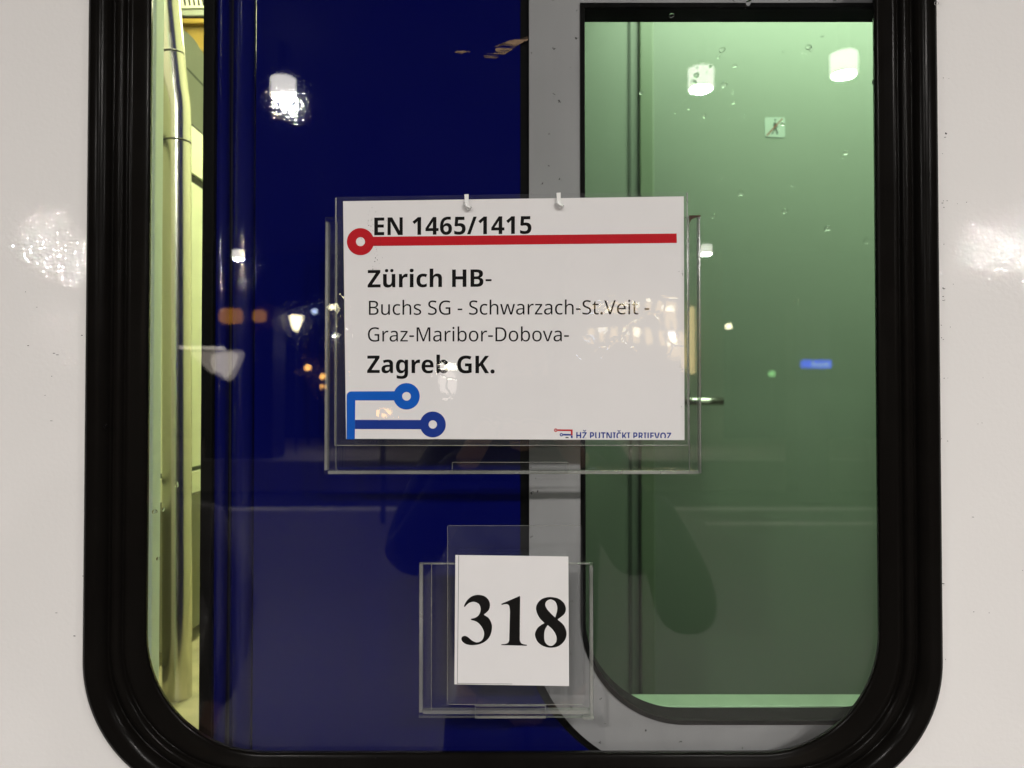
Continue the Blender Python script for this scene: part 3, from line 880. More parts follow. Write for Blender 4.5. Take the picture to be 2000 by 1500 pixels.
def person(x, y, h, label, arms, coat, mask=False, turn=0.0):
    """standing figure facing the train (+y); h = height, arms = elbow and hand places"""
    k = h / 1.75
    P = thing('person', label, 'person', (x, y, 0.0))

    def J(dx, dy, z, r):
        r = tuple(q * k for q in r) if isinstance(r, tuple) else r * k
        return ((x + dx * k, y + dy * k, z * k), r)
    body = {'pelvis': J(0, 0, .95, (.13, .10)), 'waist': J(0, 0, 1.12, (.125, .10)), 'chest': J(0, 0, 1.32, (.15, .11)),
            'neck0': J(0, 0, 1.47, (.06, .06)), 'neck': J(0, .01, 1.53, (.05, .052)), 'jaw': J(0, .035, 1.585, (.055, .065)),
            'head': J(0, .02, 1.66, (.073, .092)), 'crown': J(0, .01, 1.73, (.05, .06))}
    bones = [('pelvis', 'waist'), ('waist', 'chest'), ('chest', 'neck0'), ('neck0', 'neck'), ('neck', 'jaw'), ('jaw', 'head'), ('head', 'crown')]
    for s, nm in ((-1, 'l'), (1, 'r')):
        sh, el, ha = (x + s * .19 * k, y, 1.43 * k), arms[nm][0], arms[nm][1]
        hd = Vector(ha) - Vector(el)
        tip = Vector(ha) + hd.normalized() * .05
        body['sh' + nm] = (sh, .052 * k)
        body['el' + nm] = (el, .040 * k)
        body['wr' + nm] = (ha, (.027 * k, .022 * k))
        body['pa' + nm] = (tuple(tip), (.036 * k, .018 * k))
        bones += [('chest', 'sh' + nm), ('sh' + nm, 'el' + nm), ('el' + nm, 'wr' + nm), ('wr' + nm, 'pa' + nm)]
        body['hi' + nm] = J(s * .095, 0, .88, (.085, .09))
        body['kn' + nm] = J(s * .10, .015, .48, (.058, .062))
        body['an' + nm] = J(s * .105, -.01, .09, (.04, .045))
        body['to' + nm] = J(s * .115, .14, .03, (.04, .025))
        bones += [('pelvis', 'hi' + nm), ('hi' + nm, 'kn' + nm), ('kn' + nm, 'an' + nm), ('an' + nm, 'to' + nm)]
    skin_body('body', body, bones, M['skin'], P)
    # coat
    cj = {'hem': J(0, 0, .84, (.21, .165)), 'waist': J(0, 0, 1.08, (.185, .15)), 'chest': J(0, 0, 1.32, (.20, .15)), 'collar': J(0, 0, 1.49, (.085, .085))}
    cb = [('hem', 'waist'), ('waist', 'chest'), ('chest', 'collar')]
    for s, nm in ((-1, 'l'), (1, 'r')):
        el, ha = Vector(arms[nm][0]), Vector(arms[nm][1])
        cj['s' + nm] = ((x + s * .20 * k, y, 1.42 * k), .085 * k)
        cj['e' + nm] = (tuple(el), .068 * k)
        cj['c' + nm] = (tuple(el.lerp(ha, .86)), .048 * k)
        cb += [('chest', 's' + nm), ('s' + nm, 'e' + nm), ('e' + nm, 'c' + nm)]
    skin_body('coat', cj, cb, M[coat], P)
    for s in (-1, 1):
        tj = {'a': J(s * .09, 0, .90, (.115, .12)), 'b': J(s * .10, .015, .48, (.085, .09)), 'c': J(s * .105, -.005, .10, (.065, .075))}
        skin_body('trouser_leg', tj, [('a', 'b'), ('b', 'c')], M['trousers'], P)
        sj = {'a': J(s * .105, -.05, .055, (.045, .05)), 'b': J(s * .113, .10, .05, (.05, .045)), 'c': J(s * .117, .19, .035, (.045, .03))}
        skin_body('shoe', sj, [('a', 'b'), ('b', 'c')], M['phone'], P)
    hj = {'a': J(0, -.075, 1.60, (.07, .045)), 'b': J(0, -.035, 1.72, (.083, .085)), 'c': J(0, .045, 1.765, (.06, .04))}
    skin_body('hair', hj, [('a', 'b'), ('b', 'c')], M['hair'], P)
    if not mask:
        for s in (-1, 1):
            bm = bmesh.new()
            bmesh.ops.create_uvsphere(bm, u_segments=12, v_segments=8, radius=.012 * k, matrix=Matrix.Translation((x + s * .033 * k, y + .098 * k, 1.655 * k)))
            link('eye', bm_mesh('eye', bm), M['phone'], P, smooth=True)
        nj = {'a': J(0, .10, 1.65, .012), 'b': J(0, .122, 1.615, .017)}
        skin_body('nose', nj, [('a', 'b')], M['skin'], P)
    else:
        bm = bmesh.new()
        bmesh.ops.create_uvsphere(bm, u_segments=24, v_segments=14, radius=1.0)
        for v in bm.verts:
            u = v.co.copy()
            v.co = Vector((x + u.x * .078 * k, y + (.045 + (u.y if u.y > 0 else u.y * .3) * .095) * k, (1.60 + u.z * .062) * k))
        link('face_mask', bm_mesh('face_mask', bm), M['mask'], P, smooth=True)
    return P


PX = 0.03
person(PX, -1.20, 1.76, 'person in a dark coat holding up a black phone to the window',
       {'l': ((PX - .27, -1.08, 1.22), (PX - .085, -.80, 1.53)), 'r': ((PX + .27, -1.08, 1.22), (PX + .065, -.80, 1.53))}, 'coat_d')
ph = bpy.data.objects.new('phone', None)
COL.objects.link(ph)
ph.location = (0.0, -0.68, 1.60)
tag(ph, 'black phone held up level in both hands facing the window', 'phone')
box('case', -.078, .078, -.690, -.681, 1.562, 1.638, M['phone'], ph, 0.003)
mb = behind(238, 780, D=1.15)
person(mb.x, -1.19, 1.58, 'shorter person in a grey coat standing beside the photographer',
       {'l': ((mb.x - .27, -1.17, 1.10), (mb.x - .24, -1.0, .88)), 'r': ((mb.x + .25, -1.20, 1.10), (mb.x + .24, -1.06, .86))}, 'coat_g')
# shoulder bag at the photographer's right
bag = thing('shoulder_bag', 'dark shoulder bag hanging at the side of the person with the phone', 'bag', (0.40, -1.18, 0.95))
bj = {'a': ((0.43, -1.18, 1.03), (.125, .075)), 'b': ((0.41, -1.18, 1.15), (.13, .085)), 'c': ((0.32, -1.18, 1.37), (.05, .05))}
skin_body('bag_body', bj, [('a', 'b'), ('b', 'c')], M['coat_d'], bag)

# ================================================================== TRAIN CARRIAGE
TR = thing('train_carriage', 'white train carriage with a black framed window over a dark blue door', 'train', (0.0, 0.0, 0.0))
wl, wr = at(169, 1250, 0).x, at(1834, 1250, 0).x
wb, wt = at(1000, 1560, 0).z, at(1000, -430, 0).z
s_px = 0.67 / FPX


def gasket_loop(t, seg=28):
    """outline between the outer (t=0) and the inner (t=1) edge of the window rubber"""
    return rrect(wl + t * 113 * s_px, wr - t * 113 * s_px, wb + t * 86 * s_px, wt - t * 86 * s_px, (270 - 40 * t) * s_px, seg)


side = [(-3.2, .55), (3.2, .55), (3.2, 3.1), (-3.2, 3.1)]
SP = plate('side_panel', [side, gasket_loop(0.02)], 0.0, 0.035, M['body'], TR)

# chips and insect marks in the paint close to the window
chips = [(1838 + abs(random.gauss(0, 9)), y + random.gauss(0, 4)) for y in (150, 160, 270, 300, 395, 398, 400, 480, 563, 566, 582, 585, 630, 640, 663, 735, 860, 862, 1145, 1290) for _ in (0, 1) if _ == 0 or y % 2]
chips += [(55, 675), (105, 690), (112, 693), (101, 735), (88, 772), (100, 822), (160, 655), (50, 570), (72, 600), (168, 958), (162, 1125), (145, 1242), (110, 1197), (1862, 555), (1920, 738), (1910, 828), (1918, 826),
          (1900, 1010), (1902, 1195), (1932, 1197), (1997, 1114), (1888, 395), (1870, 398), (1850, 392)]
for px, py in chips:
    w_, h_ = random.choice((.8, 1.0, 1.6, 3.0)), random.choice((.6, .8, 1.0))
    bm = bmesh.new()
    bm.faces.new([bm.verts.new(at(px + w_ * math.cos(t) * random.uniform(.6, 1.2), py + h_ * math.sin(t) * random.uniform(.6, 1.2), -.0004)) for t in [q * math.pi / 3.5 for q in range(7)]])
    link('paint_chip', bm_mesh('paint_chip', bm), M['joint'], SP)

# rubber gasket swept round the opening: (t, y) profile
prof = [(0.0, .004), (0.0, -.004), (.03, -.0085), (.10, -.0105), (.20, -.0118), (.26, -.0122), (.30, -.0115), (.37, -.0085), (.405, -.0055), (.42, -.0005), (.44, -.0045),
        (.50, -.0060), (.56, -.0075), (.60, -.0072), (.635, -.0045), (.65, .0002), (.665, -.0032), (.74, -.0022), (.86, -.0008), (.95, .0004), (.985, .0012), (1.0, .0020), (.97, .0090), (.55, .0110), (.50, .034), (.0, .034)]
bm = bmesh.new()
rings = []
for t, y in prof:
    rings.append([bm.verts.new((x, y, z)) for x, z in gasket_loop(t)])
n = len(rings[0])
for a, b in zip(rings, rings[1:] + rings[:1]):
    for k in range(n):
        bm.faces.new((a[k], a[(k + 1) % n], b[(k + 1) % n], b[k]))
link('window_gasket', bm_mesh('window_gasket', bm), M['rubber'], TR, smooth=True)

# sealant bead along the outer edge, ragged
bm = bmesh.new()
lp = rrect(wl, wr, wb, wt, 270 * s_px, 120)
dense = []
for (x0, z0), (x1, z1) in zip(lp, lp[1:] + lp[:1]):
    m_ = max(1, int(math.hypot(x1 - x0, z1 - z0) / 0.003))
    dense += [(x0 + (x1 - x0) * i / m_, z0 + (z1 - z0) * i / m_) for i in range(m_)]
cxm, czm = (wl + wr) / 2, (wb + wt) / 2
secs = []
wob = 0.0
for i, (x, z) in enumerate(dense):
    wob = wob * .9 + random.uniform(-.00012, .00012)
    j = (dense[(i + 1) % len(dense)][0] - dense[i - 1][0], dense[(i + 1) % len(dense)][1] - dense[i - 1][1])
    l_ = math.hypot(*j) or 1
    nx, nz = j[1] / l_, -j[0] / l_
    w = (0.0017 if x > 0 else 0.0006) + wob
    w = max(.0001, w + random.uniform(-.00025, .00025))
    secs.append([bm.verts.new((x + nx * q, y, z + nz * q)) for q, y in ((-.0006, .0005), (-.0004, -.0022), (w * .6, -.0018), (w + .0004, -.0002), (w + .0004, .001))])
for a, b in zip(secs, secs[1:] + secs[:1]):
    for k in range(4):
        bm.faces.new((a[k], a[k + 1], b[k + 1], b[k]))
link('sealant_bead', bm_mesh('sealant_bead', bm), M['bead'], TR)

# pane
gi = gasket_loop(0.90)
plate('window_pane', [gi], 0.0022, 0.0082, M['glass'], TR)

# ---------------------------------------------------------------- blue door just behind the pane
YD = 0.050
door = bpy.data.objects.new('door', None)
COL.objects.link(door)
door.parent = TR


def PX_(px, Y=YD):
    return at(px, 750, Y).x


def PZ_(py, Y=YD):
    return at(1000, py, Y).z


def hole(l, b, t, r, right):
    k = (YD + .67) / FPX
    return rrect(PX_(l), PX_(right), PZ_(b), PZ_(t), r * k, 30, 'ab')


zb, zt = .45, 2.75
outer_blue = [(PX_(497), zb), (PX_(2150), zb), (PX_(2150), zt), (PX_(497), zt)]
plate('door_panel', [outer_blue, hole(1016, 1527, -110, 318, 1960)], YD, YD + .03, M['door_blue'], door)
plate('frame_seal', [hole(1013, 1530, -113, 321, 1963), hole(1034, 1509, -92, 299, 1942)], YD + .003, YD + .028, M['seal'], door)
plate('window_frame', [hole(1033.5, 1510, -93, 300, 1943), hole(1134, 1410, 12, 200, 1840)], YD - .004, YD + .026, M['grey'], door)
# recessed window gasket: sloping black reveal
bm = bmesh.new()
kq = (YD + .67) / FPX
lA, lB, lC = hole(1133, 1411, 11, 201, 1841), hole(1141, 1402, 20, 193, 1833), hole(1143, 1400, 22, 191, 1831)
rg = [[bm.verts.new((x, y, z)) for x, z in l] for l, y in ((lA, YD + .02), (lA, YD - .0055), (lB, YD - .0062), (lC, YD - .003), (lC, YD + .021), (lA, YD + .0225))]
for a, b in zip(rg, rg[1:]):
    for k in range(len(a)):
        bm.faces.new((a[k], a[(k + 1) % len(a)], b[(k + 1) % len(b)], b[k]))
link('window_gasket', bm_mesh('window_gasket', bm), M['seal'], door)
plate('window_glass', [lB], YD + .0155, YD + .0195, M['inner_glass'], door)

# ribbed leading edge: rubber lip, groove, rounded rib, groove
pbox('edge_rubber', 393, 417, -560, 1560, YD - .004, .035, M['seal'], door, .002)


def rib(px0, px1, Y, bulge, name, mat):
    x0, x1 = PX_(px0, Y), PX_(px1, Y)
    lp = [(x0, Y + .03), (x0, Y)] + [(x0 + (x1 - x0) * i / 10, Y - bulge * math.sin(math.pi * i / 10)) for i in range(1, 10)] + [(x1, Y), (x1, Y + .03)]
    bm = bmesh.new()
    nz = 2
    rr = [[bm.verts.new((x, y, zb + (zt - zb) * j)) for x, y in lp] for j in range(nz)]
    for k in range(len(lp)):
        bm.faces.new((rr[0][k], rr[0][(k + 1) % len(lp)], rr[1][(k + 1) % len(lp)], rr[1][k]))
    bm.faces.new(rr[0])
    bm.faces.new(rr[1][::-1])
    o = link(name, bm_mesh(name, bm), mat, door, smooth=False)
    for f in o.data.polygons:
        f.use_smooth = len(f.vertices) == 4
    return o


rib(418, 441, YD + .002, .004, 'edge_rib', M['door_rib'])
rib(452, 491, YD, .006, 'edge_rib', M['door_rib'])
pbox('edge_groove', 414, 500, -600, 1600, YD + .012, .018, M['black'], door)

# scuffed bare patch near the top of the door
k2 = [[(1031, 72), (1012, 76), (993, 80), (975, 88), (968, 97), (972, 103), (955, 104), (946, 108), (950, 115), (968, 114), (985, 106), (1002, 95), (1018, 84), (1032, 77)],
      [(889, 101), (905, 99), (918, 101), (903, 104), (893, 106)], [(962, 92), (985, 84), (978, 90)]]
jag = []
for lp in k2:
    sp = spline(lp, 5)
    jag.append([(x + random.uniform(-1.3, 1.3), y + random.uniform(-1.0, 1.0)) for x, y in sp][:-1])
for lp in jag:
    try:
        sheet_px('scuff_mark', [lp], YD - .0004, M['scuff'], door)
    except Exception:
        pass

# ---------------------------------------------------------------- right: compartment behind the door window
YF = 1.0
x_part = 0.05
box('compartment_wall', x_part, 1.6, YF, YF + .03, .6, 2.9, M['wall_g'], TR)
pbox('wall_door_frame', 1251, 1279, -60, 1700, YF - .012, .011, M['strip_g'], TR, .003)
pbox('wall_gap', 1229, 1234, -60, 1700, YF - .003, .002, M['line_g'], TR)
pbox('wall_gap', 1248, 1252, -60, 1700, YF - .003, .002, M['line_g'], TR)
box('partition_wall', x_part - .04, x_part, .10, YF + .02, .6, 2.9, M['dim'], TR)
box('partition_wall', 1.6, 1.63, .10, YF + .02, .6, 2.9, M['dim'], TR)
box('compartment_ceiling', x_part, 1.6, .10, YF, 2.72, 2.75, M['dim'], TR)
box('compartment_floor', x_part, 1.6, .10, YF, .6, .63, M['dim'], TR)
box('ceiling_light', .25, 1.45, .42, .84, 2.63, 2.67, M['tube_g'], TR, .008)
# lit sill just inside the door window
zs = at(1000, 1379, YD + .0235).z
box('window_sill', PX_(1120), 1.3, YD + .0235, YD + .0235 + .030, zs - .012, zs, M['sill_g'], TR, .001)
# handle on the far wall
hd = bpy.data.objects.new('door_handle', None)
COL.objects.link(hd)
hd.parent = TR
bm = bmesh.new()
p0, p1 = at(1318, 784, YF - .05), at(1412, 784, YF - .05)
tube(bm, [p0, p0.lerp(p1, .5), p1], .0085, 20)
link('lever', bm_mesh('lever', bm), M['steel'], hd, smooth=True)
bm = bmesh.new()
tube(bm, [(p0.x + .004, YF - .05, p0.z), (p0.x + .004, YF - .001, p0.z)], .011, 20)
link('lever_base', bm_mesh('lever_base', bm), M['steel'], hd, smooth=True)
# no-entry pictogram on the wall
st = bpy.data.objects.new('pictogram_sticker', None)
COL.objects.link(st)
st.parent = TR
YS = YF - .0012
k_ = (YS + .67) / FPX
a, b = at(1494, 268, YS), at(1533, 229, YS)
plate('backing', [rrect(a.x, b.x, a.z, b.z, .004, 6)], YS, YS + .001, M['sticker'], st)
o_ = (1490, 225)
f_ = 50 / 1596.0


def C_(pts):
    return [(o_[0] + x * f_, o_[1] + y * f_) for x, y in pts]


man = C_(spline([(700, 460), (760, 430), (815, 455), (835, 540), (880, 640), (960, 730), (940, 775), (860, 730), (850, 820), (905, 960), (945, 1110), (920, 1200), (850, 1190), (830, 1080), (755, 900), (700, 1010), (610, 1160), (540, 1195), (545, 1130), (640, 980), (690, 850), (670, 700), (640, 640)], 4))
sheet_px('walking_figure', [man, circle(o_[0] + 770 * f_, o_[1] + 300 * f_, 62 * f_, 20)], YS - .0004, M['picto'], st)
sheet_px('red_slash', [C_([(215, 1235), (1200, 170), (1265, 225), (280, 1300)])], YS - .0008, M['slash'], st)

# ---------------------------------------------------------------- left: vestibule seen past the door edge
XW = -0.452
YB = 0.95


def wz(px, py):
    """height at which the side wall x = XW shows at that pixel"""
    dx, dy = (px - 1000) / FPX, (750 - py) / FPX
    c, s = math.cos(PITCH), math.sin(PITCH)
    return CAM.z + XW / dx * (s + c * dy)


z1, z2, z3 = wz(290, 174), wz(290, 286), wz(290, 935)
z4, z5, z6 = wz(300, 985), wz(305, 1275), wz(300, 1010)
box('vestibule_wall', XW - .03, XW, .03, 2.0, z2 + .006, z1, M['wall_y'], TR)
box('vestibule_wall', XW - .03, XW, .03, 2.0, z3 + .003, z2 - .008, M['wall_y'], TR)
box('wall_gap', XW - .03, XW - .004, .03, 2.0, z1, z1 + .006, M['black'], TR)
box('wall_gap', XW - .03, XW - .004, .03, 2.0, z2 - .008, z2 + .006, M['black'], TR)
box('wall_gap', XW - .03, XW - .004, .03, 2.0, z3 - .004, z3 + .003, M['line_g'], TR)
box('vestibule_wall', XW - .03, XW + .002, .03, 2.0, z4, z3 - .004, M['wall_y'], TR)
box('lower_wall', XW - .03, XW + .004, .03, 2.0, z5, z4 - .002, M['dark_g'], TR)
box('vestibule_floor', -1.6, x_part - .04, .03, 2.0, z5 - .3, z5 - .02, M['floor_y'], TR)
box('cove_panel', XW - .6, XW + .35, YB + .10, YB + .12, z1 - .3, 2.75, M['grey_g'], TR)
box('pole_reflector', x_part - .075, x_part - .05, .12, YB, .7, 2.69, M['wall_y'], TR)  # unseen pale panel added to brighten the pole's right side by reflection
# end wall pieces on the passage side, seen between pole and door
box('end_wall', XW + .10, x_part - .04, YB, YB + .02, .7, 2.75, M['wall_y'], TR)
box('ceiling_panel', -1.6, x_part - .04, .03, 2.0, 2.70, 2.73, M['grey_g'], TR)
box('vestibule_tube', XW + .07, XW + .13, .16, .80, 2.30, 2.33, M['tube_y'], TR, .006)
# ceiling details above the cove
YV = .45
pbox('vent_panel', 340, 440, -160, 15, YV, .012, M['wall_y'], TR)
bm = bmesh.new()
for i in range(9):
    for px_ in (342 + i * 9,):
        p = [at(px_ - 5, -26, YV - .001), at(px_ - 1.2, -26, YV - .001), at(px_ + 3.8, 11, YV - .001), at(px_, 11, YV - .001)]
        bm.faces.new([bm.verts.new(q) for q in p])
link('vent_slot', bm_mesh('vent_slot', bm), M['black'], TR)
pbox('cove_rail', 340, 440, 17, 31, YV + .002, .02, M['grey_g'], TR, .002)
pbox('wall_gap', 340, 440, 31, 34, YV + .004, .01, M['black'], TR)
pbox('amber_cover', 346, 440, 35, 46, YV + .004, .03, M['amber'], TR, .002)
sheet_px('amber_cover', [[(349, 47), (440, 52), (440, 160), (400, 108), (380, 78), (360, 57)]], YV + .012, M['amber'], TR)
sheet_px('cove_line', [[(356, 126), (360, 126), (400, 168), (400, 172)]], YV + .20, M['line_g'], TR)
sheet_px('recess_shade', [spline([(374, 352), (384, 346), (400, 360), (400, 432), (384, 415), (376, 385)], 4)], .80, M['black'], TR)  # flat black patch, the darkness of the recess put into its colour
# pale strip at the left edge, colour standing in for light in the glass edge
pbox('glass_edge_light', 268, 300, -300, 1460, .10, .02, M['glass_edge_c'], TR, .002)
# grab pole
gp = bpy.data.objects.new('grab_pole', None)
COL.objects.link(gp)
gp.parent = TR
YP = .22
rp = 27.0 * (YP + .67) / FPX
bend = [(318, -160), (318.6, -120), (323, 0), (328, 60), (339, 165), (342.5, 190), (344.5, 210), (345, 235), (345, 300), (345.5, 700), (346, 1100), (346, 1800)]
bm = bmesh.new()
pts = [at(x, y, YP) for x, y in bend]
fine = []
for i in range(len(pts) - 1):
    q0, q1, q2, q3 = pts[max(i - 1, 0)], pts[i], pts[i + 1], pts[min(i + 2, len(pts) - 1)]
    for j in range(4):
        t = j / 4
        fine.append(q1.lerp(q2, t) if (q2 - q1).length > .1 else 0.5 * ((2 * q1) + (q2 - q0) * t + (2 * q0 - 5 * q1 + 4 * q2 - q3) * t * t + (3 * q1 - q0 - 3 * q2 + q3) * t ** 3))
fine.append(pts[-1])
tube(bm, fine, rp, 40)
link('pole_tube', bm_mesh('pole_tube', bm), M['steel'], gp, smooth=True)
for (px, py), (qx, qy) in (((332.5, 108), (333.3, 112)), ((345, 277), (345, 280.5))):
    bm = bmesh.new()
    tube(bm, [at(px, py, YP), at(qx, qy, YP)], rp * 1.012, 40)
    link('joint_ring', bm_mesh('joint_ring', bm), M['joint'], gp, smooth=True)

# ================================================================== HOLDERS AND SIGNS (on the outside of the pane)
def edged(name, px0, px1, py0, py1, Y, dep, parent, shear=0.0):
    """clear acrylic strip whose cut edges catch the light"""
    bm = bmesh.new()
    a, b = at(px0, (py0 + py1) / 2, Y), at(px1, (py0 + py1) / 2, Y)
    c, d = at((px0 + px1) / 2, py0, Y), at((px0 + px1) / 2, py1, Y)
    add_box(bm, a.x, b.x, Y, Y + dep, d.z, c.z)
    if shear:
        for v in bm.verts:
            v.co.z += (v.co.x - (a.x + b.x) / 2) * shear
    bm.faces.ensure_lookup_table()
    bmesh.ops.recalc_face_normals(bm, faces=bm.faces)
    for f in bm.faces:
        f.material_index = 0 if abs(f.normal.y) > .7 else 1
    return link(name, bm_mesh(name, bm, False), [M['acrylic'], M['acrylic_edge']], parent)


def solid_edge(name, px0, px1, py0, py1, Y, dep, parent):
    return pbox(name, px0, px1, py0, py1, Y, dep, M['acrylic_edge'], parent, .0003)


H1 = thing('sign_holder', 'large clear acrylic holder on the window round the route sign', 'sign holder', tuple(at(1000, 922, -.002)))
edged('back_plate', 634, 1369, 424, 926, -.0030, .0045, H1)
edged('side_channel', 635, 657, 434, 918, -.0115, .0022, H1)
solid_edge('channel_wall', 634.4, 640, 433, 918.5, -.0112, .0080, H1)
edged('side_channel', 1346, 1369, 421, 924, -.0115, .0022, H1)
solid_edge('channel_wall', 1365.5, 1368.6, 420, 924.5, -.0112, .0080, H1)
solid_edge('bottom_ledge', 640.5, 1365, 919.5, 926, -.0112, .0080, H1)
edged('retaining_lip', 883, 1110, 903, 925, -.0140, .0024, H1)
for e_ in ((883, 1110, 902.4, 903.8), (883, 1110, 923.2, 925.2), (882.6, 884, 903.8, 923.2), (1109, 1110.2, 903.8, 923.2)):
    solid_edge('lip_edge', *e_, -.0143, .0029, H1)
for e_ in ((656.2, 657.2, 434, 918), (1345.6, 1346.6, 421, 919)):
    solid_edge('channel_edge', *e_, -.0118, .0027, H1)
sheet_px('dirt_mark', [[(1346, 421), (1369, 420), (1368, 423), (1358, 425), (1350, 429), (1347, 436), (1346, 428)]], -.0118, M['rust'], H1)

H2 = thing('sign_holder', 'small clear acrylic holder on the window round the number card', 'sign holder', tuple(at(990, 1400, -.002)))
edged('back_plate', 818, 1159, 1100, 1402, -.0030, .0045, H2)
edged('side_channel', 819, 843, 1102, 1390, -.0100, .0022, H2)
solid_edge('channel_wall', 818.5, 825.5, 1101, 1392, -.0096, .0066, H2)
solid_edge('channel_wall', 1152.5, 1158.5, 1106, 1402, -.0096, .0066, H2)
solid_edge('bottom_ledge', 826, 1152, 1388, 1395, -.0096, .0066, H2)
solid_edge('top_edge', 826, 1152, 1100, 1102.5, -.0050, .0020, H2)
edged('retaining_lip', 928, 1066, 1379, 1403, -.0125, .0024, H2)
solid_edge('lip_edge', 928, 1066, 1399.5, 1403.5, -.0124, .0021, H2)
for e_ in ((928, 1066, 1378.4, 1380), (927.4, 929, 1380, 1399.4), (1064.8, 1066.4, 1380, 1399.4)):
    solid_edge('lip_edge', *e_, -.0128, .0029, H2)
solid_edge('channel_edge', 842, 843.2, 1102, 1388, -.0103, .0027, H2)
solid_edge('foot', 1138, 1160, 1400, 1406, -.0110, .0080, H2)

# ---- route sign
YPAP = -.0066
SG = thing('route_sign', 'laminated white route sign in the large holder with red line and black town names', 'sign', tuple(at(1003, 860, -.007)))


def quad_px(name, pts, Y, dep, mat, parent):
    lp = [(at(x, y, Y).x, at(x, y, Y).z) for x, y in pts]
    return plate(name, [lp], Y, Y + dep, mat, parent)


quad_px('paper_sheet', [(670, 393), (676, 857), (1337, 859.5), (1335.5, 383.5)], YPAP, .0004, M['paper'], SG)
YI = YPAP - .00015
Y2 = YPAP - .00025
TEXTS = [([('B', 'EN 1465/1415')], 731, 1038, 459.5, 456.5, 34.5), ([('B', 'Zürich HB'), ('R', '-')], 718, 960, 561.5, 560, 34.0),
         ([('R', 'Buchs SG - Schwarzach-St.Veit -')], 720.5, 1268, 615.0, 613.8, 27.5), ([('R', 'Graz-Maribor-Dobova-')], 718.5, 1111, 667, 666.6, 27.5),
         ([('B', 'Zagreb GK.')], 717, 966, 728.5, 729, 34.0)]
for runs, x0, x1, b0, b1, cap in TEXTS:
    sheet_px('lettering', text_loops(runs, x0, x1, b0, b1, cap), YI, M['ink'], SG)
sheet_px('red_route_line', [[(726, 462.5), (1321.5, 456), (1322, 474.5), (726, 480.5)]], YI, M['red'], SG)
sheet_px('red_station_ring', [circle(704, 472, 26.5), circle(704, 472, 8.8)], Y2, M['red'], SG)
vb = [(677, 858)] + [(677 + 9 - 9 * math.cos(R(t)), 764.5 + 9 - 9 * math.sin(R(t))) for t in range(0, 91, 15)] + [(775, 764), (775, 782), (694, 782), (693, 858)]
sheet_px('blue_route_line', [vb], YI, M['blue_l'], SG)
sheet_px('blue_station_ring', [circle(794, 774, 25.8), circle(794, 774, 8.5)], Y2, M['blue_l'], SG)
sheet_px('dark_blue_route_line', [[(693.6, 820), (826, 820.3), (826, 838.3), (693.3, 838)]], YI, M['blue_d'], SG)
sheet_px('dark_blue_station_ring', [circle(845.3, 829, 25.3), circle(845.3, 829, 8.2)], Y2, M['blue_d'], SG)
# operator line at the bottom right, cut off by the paper edge
sheet_px('operator_lettering', text_loops([('S', 'HŽ PUTNIČKI PRIJEVOZ')], 1125.5, 1311, 857.5, 858.6, 13.6), YI, M['blue_d'], SG, clip=855.6)
sheet_px('small_red_line', [[(1089, 838.5), (1118.5, 838.8), (1118.5, 850), (1115, 850), (1115, 842), (1089, 841.8)]], YI, M['red'], SG)
sheet_px('small_red_ring', [circle(1085.5, 840.2, 3.4, 20), circle(1085.5, 840.2, 1.4, 14)], Y2, M['red'], SG)
sheet_px('small_blue_line', [[(1100, 847.4), (1115, 847.6), (1115, 850.4), (1118.5, 850.4), (1118.5, 855.6), (1115, 855.6), (1115, 850.8), (1100, 850.6)]], YI, M['blue_d'], SG)
sheet_px('small_blue_ring', [circle(1096.5, 849, 3.3, 20), circle(1096.5, 849, 1.4, 14)], Y2, M['blue_d'], SG)
sheet_px('small_black_dot', [[(1104, 855.6)] + [(1107.5 + 3.5 * math.cos(R(t)), 855.6 + 2.2 * math.sin(R(t))) for t in range(190, 351, 20)] + [(1111, 855.6)]], YI, M['ink'], SG)
# toner specks beside the heading
bm = bmesh.new()
for i in range(70):
    u = random.random()
    if u < .5:
        px, py = random.gauss(726, 9), random.gauss(436, 16)
    elif u < .8:
        px, py = random.gauss(735, 5), random.gauss(500, 16)
    else:
        px, py = random.uniform(1326, 1334), random.choice((532, 716, 722, 796)) + random.uniform(-6, 6)
    r = random.choice((.4, .5, .6, .9)) * (1 if u < .8 else 1.0)
    lp = [at(px + r * math.cos(t) * random.uniform(.5, 1.4), py + r * math.sin(t) * random.uniform(.5, 1.4), YI - .00006) for t in [q * math.pi / 3 for q in range(6)]]
    bm.faces.new([bm.verts.new(q) for q in lp])
link('toner_speck', bm_mesh('toner_speck', bm), M['ink'], SG)


def film(name, pts, Y, mat, parent, bow=0.0, nx=40, ny=30):
    """thin clear film, slightly wavy"""
    bm = bmesh.new()
    g = []
    for j in range(ny + 1):
        row = []
        for i in range(nx + 1):
            u, v = i / nx, j / ny
            x = (pts[0][0] * (1 - u) + pts[3][0] * u) * (1 - v) + (pts[1][0] * (1 - u) + pts[2][0] * u) * v
            y = (pts[0][1] * (1 - u) + pts[3][1] * u) * (1 - v) + (pts[1][1] * (1 - u) + pts[2][1] * u) * v
            p = at(x, y, Y)
            p.y -= bow * (.5 + .3 * math.sin(7 * u + 2) * math.sin(5 * v + 1) + .2 * math.sin(13 * v + 3 * u))
            row.append(bm.verts.new(p))
        g.append(row)
    for j in range(ny):
        for i in range(nx):
            bm.faces.new((g[j][i], g[j][i + 1], g[j + 1][i + 1], g[j + 1][i]))
    return link(name, bm_mesh(name, bm), mat, parent, smooth=True)


